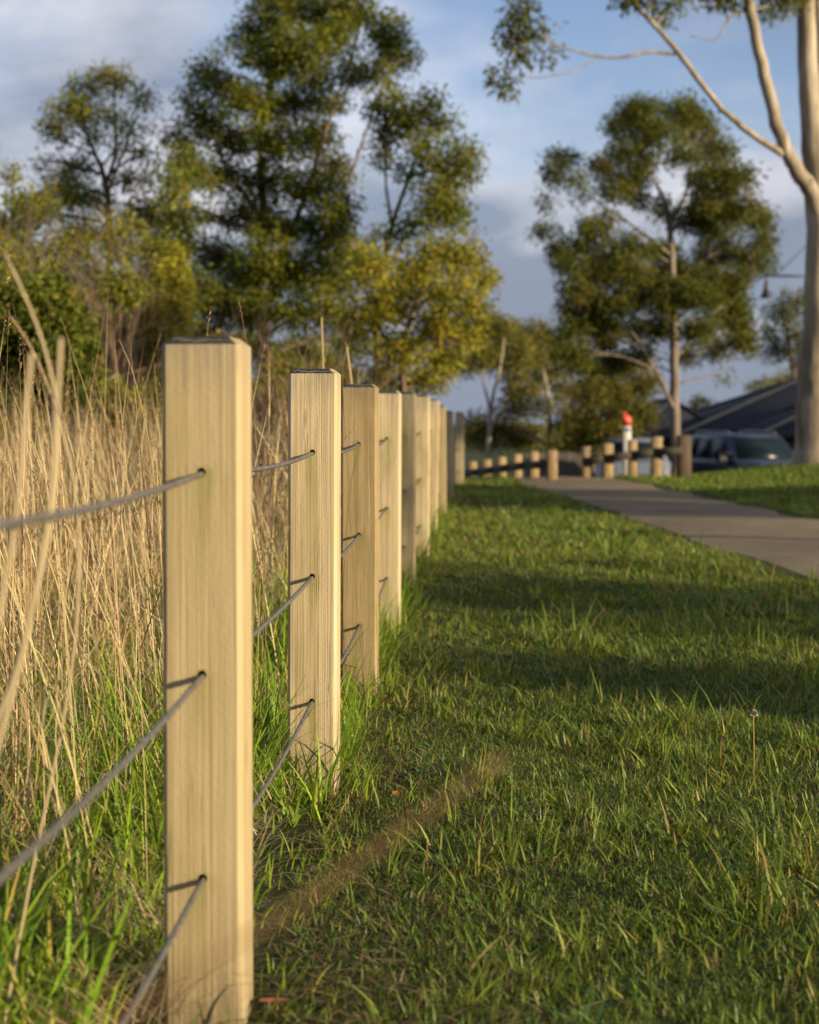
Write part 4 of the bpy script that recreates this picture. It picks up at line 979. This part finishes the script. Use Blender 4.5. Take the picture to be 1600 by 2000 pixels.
# ------------------------------------------------------------------ cars
def car(label, loc, rz, paint, L=4.5, Wd=1.86, Hh=1.66, van=0.0):
    root = empty('parked_car', loc, rz); hw = Wd / 2
    glass = simple('car_glass', (0.008, 0.016, 0.020), 0.28, 0.1, spec=0.12); blk = simple('black_trim', (0.012, 0.012, 0.013), 0.6)
    lamp = simple('headlight_lens', (0.09, 0.10, 0.115), 0.5, 0.1); rim = simple('alloy', (0.45, 0.45, 0.46), 0.35, 0.1, metal=0.8); tyre = simple('tyre', (0.015, 0.015, 0.016), 0.9)
    f, r = L / 2, -L / 2
    # lower body: stations along the length (x, half width, sill z, shoulder z, top z)
    st = [(r, hw * .80, .50, .80, .92), (r + .08, hw * .92, .34, .84, .99), (r + .5, hw, .28, .88, 1.02), (-.2, hw, .27, .90, 1.02), (.75, hw, .27, .90, 1.03), (1.15, hw * .99, .28, .88, 1.04), (f - .45, hw * .96, .28, .82, .97), (f - .12, hw * .88, .30, .74, .88), (f, hw * .72, .40, .62, .74)]
    g = Acc(); V = []
    for x, w, zs, zh, zt in st:
        half = [(w * .86, zs), (w * .98, zs + .10), (w, (zs + zh) / 2 + .06), (w * .985, zh), (w * .88, zt), (w * .45, zt + .025)]
        V += [(x, y, z) for y, z in half] + [(x, -y, z) for y, z in half[::-1]]
    k = 12; Q = [(i * k + j, (i + 1) * k + j, (i + 1) * k + (j + 1) % k, i * k + (j + 1) % k) for i in range(len(st) - 1) for j in range(k)]
    g.add(V, Q); c0 = len(V)
    g.add(V[:k] + [(r, 0, .7)], (), [(j, (j + 1) % k, k) for j in range(k)]); g.add(V[-k:] + [(f, 0, .58)], (), [((j + 1) % k, j, k) for j in range(k)])
    g.make('body', paint, root, False)
    # cabin: roof and pillars
    zb, zr = 1.0, Hh
    rb, rt, ft, fb = r + .12, r + .38 - van, .42, 1.12
    lo = [(rb, hw * .86), (fb, hw * .86)]; hi = [(rt, hw * .66), (ft, hw * .66)]
    g = Acc(); A = [(rb, hw*.87, zb), (fb, hw*.87, zb), (fb, -hw*.87, zb), (rb, -hw*.87, zb)]
    Bm = [(rt - .05, hw*.71, zr - .09), (ft + .08, hw*.71, zr - .09), (ft + .08, -hw*.71, zr - .09), (rt - .05, -hw*.71, zr - .09)]
    Ct = [(rt + .08, hw*.60, zr - .01), (ft - .1, hw*.60, zr - .01), (ft - .1, -hw*.60, zr - .01), (rt + .08, -hw*.60, zr - .01)]
    Dm = [((rt + ft) / 2, 0, zr)]
    V = A + Bm + Ct + Dm; q = []
    for o_ in (0, 4):
        for j in range(4): q.append((o_ + j, o_ + (j + 1) % 4, o_ + 4 + (j + 1) % 4, o_ + 4 + j))
    g.add(V, q, [(8, 9, 12), (9, 10, 12), (10, 11, 12), (11, 8, 12)]); g.make('cabin', paint, root)
    def pane(name, P, out, t=.012, mat=glass):
        P = np.array(P, float); o = np.array(out, float); g = Acc(); g.add(np.concatenate([P - o * .02, P + o * t]), [(0,1,2,3),(4,5,6,7),(0,1,5,4),(1,2,6,5),(2,3,7,6),(3,0,4,7)]); return g.make(name, mat, root)
    def lerp(a, b, t): return np.array(a) + (np.array(b) - np.array(a)) * t
    def face(a, b, c, d, u0, u1, v0, v1):
        P = lambda u, v: lerp(lerp(a, b, u), lerp(d, c, u), v)
        return [P(u0, v0), P(u1, v0), P(u1, v1), P(u0, v1)]
    pane('windshield', face(A[1], A[2], Bm[2], Bm[1], .05, .95, .06, .97), (.75, 0, .65))
    pane('rear_window', face(A[3], A[0], Bm[0], Bm[3], .1, .9, .12, .92), (-.9, 0, .3))
    for s, (a, b, c, d) in ((1, (A[0], A[1], Bm[1], Bm[0])), (-1, (A[3], A[2], Bm[2], Bm[3]))):
        for u0, u1 in ((.05, .25), (.29, .56), (.60, .90)):
            pane('side_window', face(a, b, c, d, u0, u1, .10, .93), (0, s * .97, .25))
        m = Acc(); m.cbox((.78, s * hw * .92, 1.0), (.98, s * hw * 1.16, 1.16), .03); m.make('mirror', blk, root)
        m = Acc(); m.tube([(rt + .1, s * hw * .62, zr + .01), (rt + .25, s * hw * .62, zr + .05), (ft - .3, s * hw * .62, zr + .05), (ft - .12, s * hw * .62, zr + .01)], .018, 6); m.make('roof_rail', blk if van else rim, root)
        h = Acc(); h.cbox((f - .30, s * hw * .52 - (.16), .70), (f - .03, s * hw * .52 + .20, .86), .04); h.make('headlight', lamp, root)
        for x in (f - .85, r + .85):
            w = Acc(); n = 20; w.tube([(x, s * (hw - .23), .33), (x, s * (hw - .20), .33), (x, s * (hw - .03), .33), (x, s * (hw + .005), .33)], [.30, .335, .335, .30], n)
            wo = w.make('wheel', tyre, root); w = Acc(); w.tube([(x, s * (hw - .02), .33), (x, s * (hw + .012), .33)], [.21, .19], 12); w.make('rim', rim, wo)
    g = Acc(); g.cbox((f - .10, -.42, .50), (f + .02, .42, .70), .02); g.make('grille', blk, root)
    tag(root, label, 'car'); return root
def paintmat(name, c, rough=0.38):
    m = Mat(name); m.set(m.ramp(m.noise(m.coord(), 5), [(0.3, tuple(v * .94 for v in c)), (0.7, c)]), rough, 0.1, 0.35)
    m.b.inputs['Coat Weight'].default_value = 0.12; m.b.inputs['Coat Roughness'].default_value = 0.12; return m.m
gp = lambda px, Y: (float(at(px, 0, Y)[0]), Y, float(ground_z(at(px, 0, Y)[0], Y)) + 0.03)
def place_car(px, roof_py, Y, H):
    p = at(px, roof_py, Y); return (float(p[0]), Y, float(ground_z(p[0], Y)) + 0.03)
car('dark blue parked car facing us beside the right trunk', place_car(1460, 840, 40.5, 1.66), math.radians(-90 + 13), paintmat('navy_paint', (0.005, 0.011, 0.036)), Hh=1.62)
car('pale silver parked car half hidden behind the right rail fence', place_car(1238, 857, 41.5, 1.6), math.radians(-90 - 7), paintmat('silver_paint', (0.15, 0.17, 0.20)), L=4.3, Hh=1.55, van=.1)

# ------------------------------------------------------------------ houses and metal fence
def roofmat():
    m = Mat('slate_blue_roof'); n = m.noise(m.coord(), 3, 5, 0.6)
    w = m.node('ShaderNodeTexWave', wave_type='BANDS', bands_direction='Z'); w.inputs['Scale'].default_value = 9; w.inputs['Distortion'].default_value = 0.4
    m.link(m.coord(), w.inputs[0])
    m.set(m.ramp(n, [(0.3, (0.018, 0.021, 0.030)), (0.7, (0.030, 0.034, 0.046))]), 0.85, 0, 0.15).bump(w.outputs[1], 0.5, 0.03); return m.m
M['roof'] = roofmat()
def brickmat():
    m = Mat('brown_brick'); b = m.node('ShaderNodeTexBrick'); b.inputs['Scale'].default_value = 9
    b.inputs['Color1'].default_value = (0.16, 0.075, 0.05, 1); b.inputs['Color2'].default_value = (0.11, 0.055, 0.04, 1); b.inputs['Mortar'].default_value = (0.22, 0.19, 0.16, 1)
    tc = m.node('ShaderNodeTexCoord'); mp = m.node('ShaderNodeMapping'); mp.inputs['Rotation'].default_value = (math.pi / 2, 0, 0); m.link(tc.outputs['Object'], mp.inputs[0]); m.link(mp.outputs[0], b.inputs[0])
    m.set(b.outputs[0], 0.85); return m.m
M['brick'] = brickmat(); M['trim'] = simple('pale_trim', (0.42, 0.43, 0.45), 0.6, 0.1); M['ridge'] = simple('ridge_capping', (0.042, 0.048, 0.068), 0.8, 0.15)
M['window'] = simple('house_glass', (0.02, 0.025, 0.03), 0.1, 0.1, spec=0.8)
def house(label, wings, gz, windows=()):
    """wings: (x0, x1, y0, y1, eave z, ridge rise, ridge axis)"""
    x0, y0 = wings[0][0], wings[0][2]; root = empty('house', (x0, y0, gz)); org = np.array([x0, y0, gz])
    for (a, b, c, d, ez, rise) in wings:
        g = Acc(); g.box((a + .5 - org[0], c + .5 - org[1], -.3), (b - .5 - org[0], d - .5 - org[1], ez - gz - .02)); g.make('wall', M['brick'], root)
        hw = min(b - a, d - c) / 2
        if b - a >= d - c: R0, R1 = (a + hw, (c + d) / 2), (b - hw, (c + d) / 2)
        else: R0, R1 = ((a + b) / 2, c + hw), ((a + b) / 2, d - hw)
        e = [(a, c), (b, c), (b, d), (a, d)]
        V = [(x, y, ez) for x, y in e] + [(*R0, ez + rise), (*R1, ez + rise)] + [(x, y, ez - .12) for x, y in e]
        V = np.array(V) - org
        if b - a >= d - c: q, t = [(0, 1, 5, 4), (2, 3, 4, 5)], [(1, 2, 5), (3, 0, 4)]; hips = [(0, 4), (3, 4), (1, 5), (2, 5), (4, 5)]
        else: q, t = [(1, 2, 5, 4), (3, 0, 4, 5)], [(0, 1, 4), (2, 3, 5)]; hips = [(0, 4), (1, 4), (2, 5), (3, 5), (4, 5)]
        g = Acc(); g.add(V, q + [(0, 6, 7, 1), (1, 7, 8, 2), (2, 8, 9, 3), (3, 9, 6, 0), (6, 9, 8, 7)], t); rf = g.make('roof', M['roof'], root)
        for i, j in hips:
            g = Acc(); g.tube([V[i] + (0, 0, .02), (V[i] + V[j]) / 2 + (0, 0, .03), V[j] + (0, 0, .02)], .07, 6); g.make('ridge_cap', M['roof'], rf)
        g = Acc(); g.box((a - org[0] - .08, c - org[1] - .10, ez - gz - .16), (b - org[0] + .08, c - org[1] - .003, ez - gz + .02)); g.make('gutter', M['trim'] if a > 11 and c < 52 else M['ridge'], rf)
    for (a, b, y, z0, z1) in windows:
        g = Acc(); g.box((a - org[0], y - .06 - org[1], z0 - gz), (b - org[0], y + .1 - org[1], z1 - gz)); w = g.make('window', M['trim'], root)
        g = Acc(); g.box((a + .08 - org[0], y - .075 - org[1], z0 + .08 - gz), (b - .08 - org[0], y - .05 - org[1], z1 - .08 - gz)); g.make('pane', M['window'], w)
    tag(root, label, 'house'); return root
def hx(px, Y): return (px - CX) / FPX * Y
gzh = float(ground_z(11, 55)) - 0.1
ez = CAMZ - (849 - HY) / FPX * 54
house('low brick house with wide dark slate blue hipped roof at right', [(hx(1325, 54), 22.0, 54.0, 64.5, ez, 1.95), (hx(1478, 51.5), 18.5, 50.5, 58.0, ez + .10, 1.35), (hx(1235, 56), hx(1420, 56), 56.0, 63.0, ez - .02, 1.15)], gzh,
      [(12.6, 14.2, 51.0, ez - 1.5, ez - .45), (8.9, 10.2, 54.5, ez - 1.6, ez - .5)])
def metal_fence():
    rs = np.random.RandomState(3); x0, x1, Y = hx(1030, 44), hx(1170, 44), 44.5
    gz = float(ground_z(x0, Y)); root = empty('panel_fence', (x0, Y, gz)); mt = simple('taupe_sheet', (0.17, 0.145, 0.125), 0.6, 0.1, 4)
    ztop = at(0, 884, Y)[2] - gz; n = 5; w = (x1 - x0) / n
    for k in range(n):
        g = Acc(); m = 14
        for j in range(m):
            xa = k * w + .02 + (w - .04) * j / m; xb = k * w + .02 + (w - .04) * (j + 1) / m; dy = .015 if j % 2 else -.015
            g.box((xa, dy - .006, -.2), (xb, dy + .006, ztop))
        g.make('panel', mt, root)
        g = Acc(); g.box((k * w - .02, -.03, -.2), (k * w + .02, .03, ztop + .03)); g.make('post', mt, root)
    tag(root, 'low taupe metal panel fence seen through the gap between the rail fences', 'fence')
metal_fence()

# ------------------------------------------------------------------ single stalks, dandelion, fallen leaves
def stalk(label, pts, r=0.0016, head=0.09, seed=0, fat=1.0, col=(0.42, 0.31, 0.16), hc=(0.34, 0.235, 0.12)):
    """pts: world points from root to tip"""
    rs = np.random.RandomState(seed); pts = np.array(pts, float); base = pts[0].copy()
    t = np.linspace(0, 1, len(pts)); tt = np.linspace(0, 1, 26); q = np.stack([np.interp(tt, t, pts[:, k]) for k in range(3)], -1)
    for _ in range(4): q[1:-1] = .25 * q[:-2] + .5 * q[1:-1] + .25 * q[2:]
    root = empty('dry_grass_stalk', base); q = q - base
    g = Acc(); g.tube(q, np.linspace(r, r * .55, len(q)), 5, np.array(col)); g.make('stem', M['straw'], root, True)
    if head:
        # walk back along the stem for the seed head
        d = np.linalg.norm(np.diff(q, axis=0), axis=1); s = np.concatenate([[0], np.cumsum(d)]); K = int(head / 0.0011)
        at_ = s[-1] - head * (1 - np.linspace(0, 1, K)); c = np.stack([np.interp(at_, s, q[:, k]) for k in range(3)], -1)
        u = np.linspace(0, 1, K); f = np.sin(np.pi * (0.1 + .82 * u)) ** .6 * fat
        tan = q[-1] - q[-4]; tan /= np.linalg.norm(tan)
        o = rs.normal(0, 1, (K, 3)); o -= (o @ tan)[:, None] * tan; o /= np.linalg.norm(o, axis=1)[:, None]; o = o + tan * rs.uniform(.6, 1.6, (K, 1)); o /= np.linalg.norm(o, axis=1)[:, None]
        sd = np.cross(o, tan); sd /= np.linalg.norm(sd, axis=1)[:, None]; sl = (.008 * f * rs.uniform(.7, 1.4, K))[:, None]; w = (.0019 * f)[:, None]
        v = np.stack([c, c + o * sl * .5 + sd * w, c + o * sl * 1.2, c + o * sl * .5 - sd * w], 1)
        g = Acc(); g.add(v.reshape(-1, 3), np.arange(K)[:, None] * 4 + np.arange(4)[None], (), np.repeat(np.array(hc) * rs.uniform(.7, 1.3, (K, 1)), 4, 0)); g.make('seed_head', M['straw'], root)
    tag(root, label, 'grass stalk', 'single dry grass stalks')
def gnd(x, y): return np.array([x, y, float(ground_z(x, y))])
stalk('blurred brown grass stalk arching across the lawn close to the lens', [gnd(-.34, .50), (-.33, .53, .20), (-.26, .56, .42), (-.16, .57, .535), at(313, 1945, .58), at(500, 1822, .58), at(680, 1695, .585), at(830, 1590, .59), at(985, 1480, .595)], .0013, .085, 1, .28, (0.31, 0.185, 0.09), (0.27, 0.16, 0.08))
PALE = (0.50, 0.40, 0.235)
stalk('thick pale stalk leaning in from the left edge with a blunt knob tip', [gnd(-.62, 1.75), at(-120, 1700, 1.75), at(40, 1300, 1.74), at(108, 1000, 1.72), at(118, 800, 1.7), at(78, 640, 1.7), at(8, 492, 1.7)], .0026, .018, 2, .8, PALE)
stalk('blurred upright pale stalk nearest the left edge', [gnd(-.62, 1.4), at(-180, 1700, 1.4), at(-20, 1300, 1.4), at(35, 1000, 1.4), at(60, 690, 1.4)], .0036, .0, 3, 1, PALE)
stalk('blurred upright pale stalk second from the left edge', [gnd(-.58, 1.45), at(-90, 1750, 1.45), at(40, 1300, 1.45), at(100, 1000, 1.45), at(119, 660, 1.45)], .0036, .0, 4, 1, PALE)
stalk('bent pale seed stalk crossing the upright blurred stalks', [gnd(-.50, 2.05), at(60, 1700, 2.05), at(150, 1300, 2.05), at(160, 1000, 2.05), at(118, 820, 2.05), at(70, 690, 2.05), at(22, 620, 2.05)], .0020, .14, 5, .8, PALE)
stalk('thin seed stalk rising just above the nearest post top', [gnd(-.33, 3.9), at(520, 1200, 3.9), at(497, 800, 3.9), at(480, 655, 3.9), at(466, 588, 3.9)], .0011, .04, 6, .95, (0.26, 0.17, 0.08), (0.22, 0.13, 0.07))
stalk('thin seed stalk rising just right of the second post top', [gnd(-.10, 4.3), at(690, 1100, 4.3), at(672, 800, 4.3), at(668, 725, 4.3), at(679, 668, 4.3)], .0010, .014, 7, 1.0, (0.26, 0.17, 0.08), (0.22, 0.13, 0.07))
stalk('curved slender seed stalk tip left of the nearest post', [gnd(-.46, 3.2), at(330, 1300, 3.2), at(300, 900, 3.2), at(262, 730, 3.2), at(233, 664, 3.2)], .0013, .08, 8, .6)
stalk('stout tan stalk standing right behind the second post', [gnd(-.33, 6.6), at(632, 1000, 6.6), at(632, 760, 6.6), at(628, 620, 6.6)], .0075, 0, 9)
stalk('stout tan stalk leaning left between the second and third post', [gnd(-.22, 6.9), at(700, 950, 6.9), at(688, 760, 6.9), at(676, 668, 6.9)], .0085, 0, 10)
stalk('short drooping seed stalk hugging the third post', [gnd(-.17, 4.75), at(668, 1200, 4.75), at(678, 1000, 4.75), at(688, 930, 4.75), at(697, 890, 4.75)], .0009, .08, 11, .35, (0.13, 0.08, 0.04), (0.08, 0.05, 0.03))

def dandelion():
    Y = .77 * FPX / (1512 - HY); p = at(1472, 1512, Y); b = gnd(p[0], Y); top = at(1471, 1396, Y) - b
    root = empty('dandelion', b); g = Acc(); g.tube([(0, 0, 0), (.001, 0, top[2] * .5), (-.0003, 0, top[2])], .0012, 6, (0.40, 0.28, 0.10)); g.make('stem', M['straw'], root, True)
    rs = np.random.RandomState(2); n = 110; d = rs.normal(0, 1, (n, 3)); d[:, 2] += .35; d /= np.linalg.norm(d, axis=1)[:, None]; d = d[d[:, 2] > -.5]; n = len(d)
    c = top + np.array([0, 0, .002]); L = rs.uniform(.008, .0125, n)[:, None]; sd = np.cross(d, rs.normal(0, 1, (n, 3))); sd /= np.linalg.norm(sd, axis=1)[:, None]
    v = np.stack([c + d * .001 - sd * .00025, c + d * .001 + sd * .00025, c + d * L + sd * .0022, c + d * L - sd * .0022], 1)
    g = Acc(); g.add(v.reshape(-1, 3), np.arange(n)[:, None] * 4 + np.arange(4)[None], (), np.repeat(np.array((0.40, 0.34, 0.30)) * rs.uniform(.5, 1.2, (n, 1)), 4, 0)); g.make('seed_head', M['straw'], root)
    tag(root, 'single dandelion seed head on a thin stem in the lawn at right', 'dandelion')
dandelion()

def fallen_leaf(px, py, size, rz, col, label, seed, curl=.35):
    Y = .77 * FPX / (py - HY); p = at(px, py, Y); rs = np.random.RandomState(seed)
    size *= .72; n = 7; u = np.linspace(0, 1, n); w = np.sin(np.pi * np.clip(u * .94 + .03, 0, 1)) ** .75 * .30 * size
    V = []; rib = rs.uniform(-.1, .1)
    for i in range(n):
        z = curl * size * (u[i] - .4) ** 2 + .002
        V += [((u[i] - .5) * size, -w[i] * (1 + rs.normal(0, .06)), z + w[i] * .45), ((u[i] - .5) * size, rib * w[i], z), ((u[i] - .5) * size, w[i] * (1 + rs.normal(0, .06)), z + w[i] * .35)]
    q = [(i * 3 + j, (i + 1) * 3 + j, (i + 1) * 3 + j + 1, i * 3 + j + 1) for i in range(n - 1) for j in range(2)]
    g = Acc(); g.add(V, q, (), np.array(col) * rs.uniform(.85, 1.15, (len(V), 1)))
    o = g.make('fallen_leaf', M['straw']); o.location = (p[0], Y, float(ground_z(p[0], Y)) + .010); o.rotation_euler = (rs.normal(.2, .2), rs.normal(0, .2), rz)
    tag(o, label, 'leaf', 'fallen brown leaves')
OR, BR = (0.36, 0.115, 0.035), (0.20, 0.075, 0.035)
fallen_leaf(775, 1548, .040, .6, OR, 'small orange dead leaf right of the second post foot', 1)
fallen_leaf(843, 1128, .055, .2, OR, 'orange dead leaf on the lawn beside the fourth post', 2)
fallen_leaf(532, 1712, .045, 1.1, BR, 'reddish dead leaf just right of the nearest post, upper of two', 3)
fallen_leaf(535, 1962, .060, .4, (0.27, 0.10, 0.045), 'curled brown dead leaf at the foot of the nearest post', 4)
fallen_leaf(1535, 1782, .035, 2.1, OR, 'orange dead leaf in the grass near the right edge', 5)
fallen_leaf(1428, 1675, .035, 1.4, OR, 'narrow orange dead leaf below the dandelion', 7)

# ------------------------------------------------------------------ street trees beyond the right edge; their shadows lie on lawn and path
def copy_tree(o):
    c = o.copy(); COL.objects.link(c)
    for ch in list(o.children):
        d = ch.copy(); COL.objects.link(d); d.parent = c
    return c
def find(t): return [o for o in bpy.data.objects if o.get('label', '').startswith(t)][0]
big, slim, bushy = find('large round crowned'), find('slender umbrella'), find('tallest dark green')
for src, x, y, sc, rz, lab in ((bushy, 19.5, 5.6, 1.15, 1.0, 'dense tree beyond the right edge that shades the far path'),
                               (bushy, 20.5, 7.0, 1.12, 2.3, 'second dense tree beyond the right edge that shades the end of the path'),
                               (slim, 18.2, -2.5, 1.0, 2.6, 'slim tree beyond the right edge that shades the middle of the lawn')):
    c = copy_tree(src); c.location = (x, y, float(ground_z(x, y))); c.scale = (sc,) * 3; c.rotation_euler = (0, 0, rz)
    tag(c, lab, 'tree', 'trees beyond the right edge')
bush = find('rounded bushy tree')
for x, y, sc, rz, lab in ((12.3, -.75, .84, .4, 'low bushy tree beyond the right edge that dapples the near lawn'), (12.6, 1.0, .86, 2.0, 'low bushy tree beyond the right edge that dapples the lawn by the fourth post')):
    c = copy_tree(bush); c.location = (x, y, float(ground_z(x, y))); c.scale = (sc,) * 3; c.rotation_euler = (0, 0, rz)
    tag(c, lab, 'tree', 'trees beyond the right edge')
lamp = find('bell shaped black street lamp'); c = copy_tree(lamp); c.location = (15.6, 3.5, float(ground_z(15.6, 3.5)))
tag(c, 'street lamp beyond the right edge whose pole shadow crosses the path', 'street lamp')
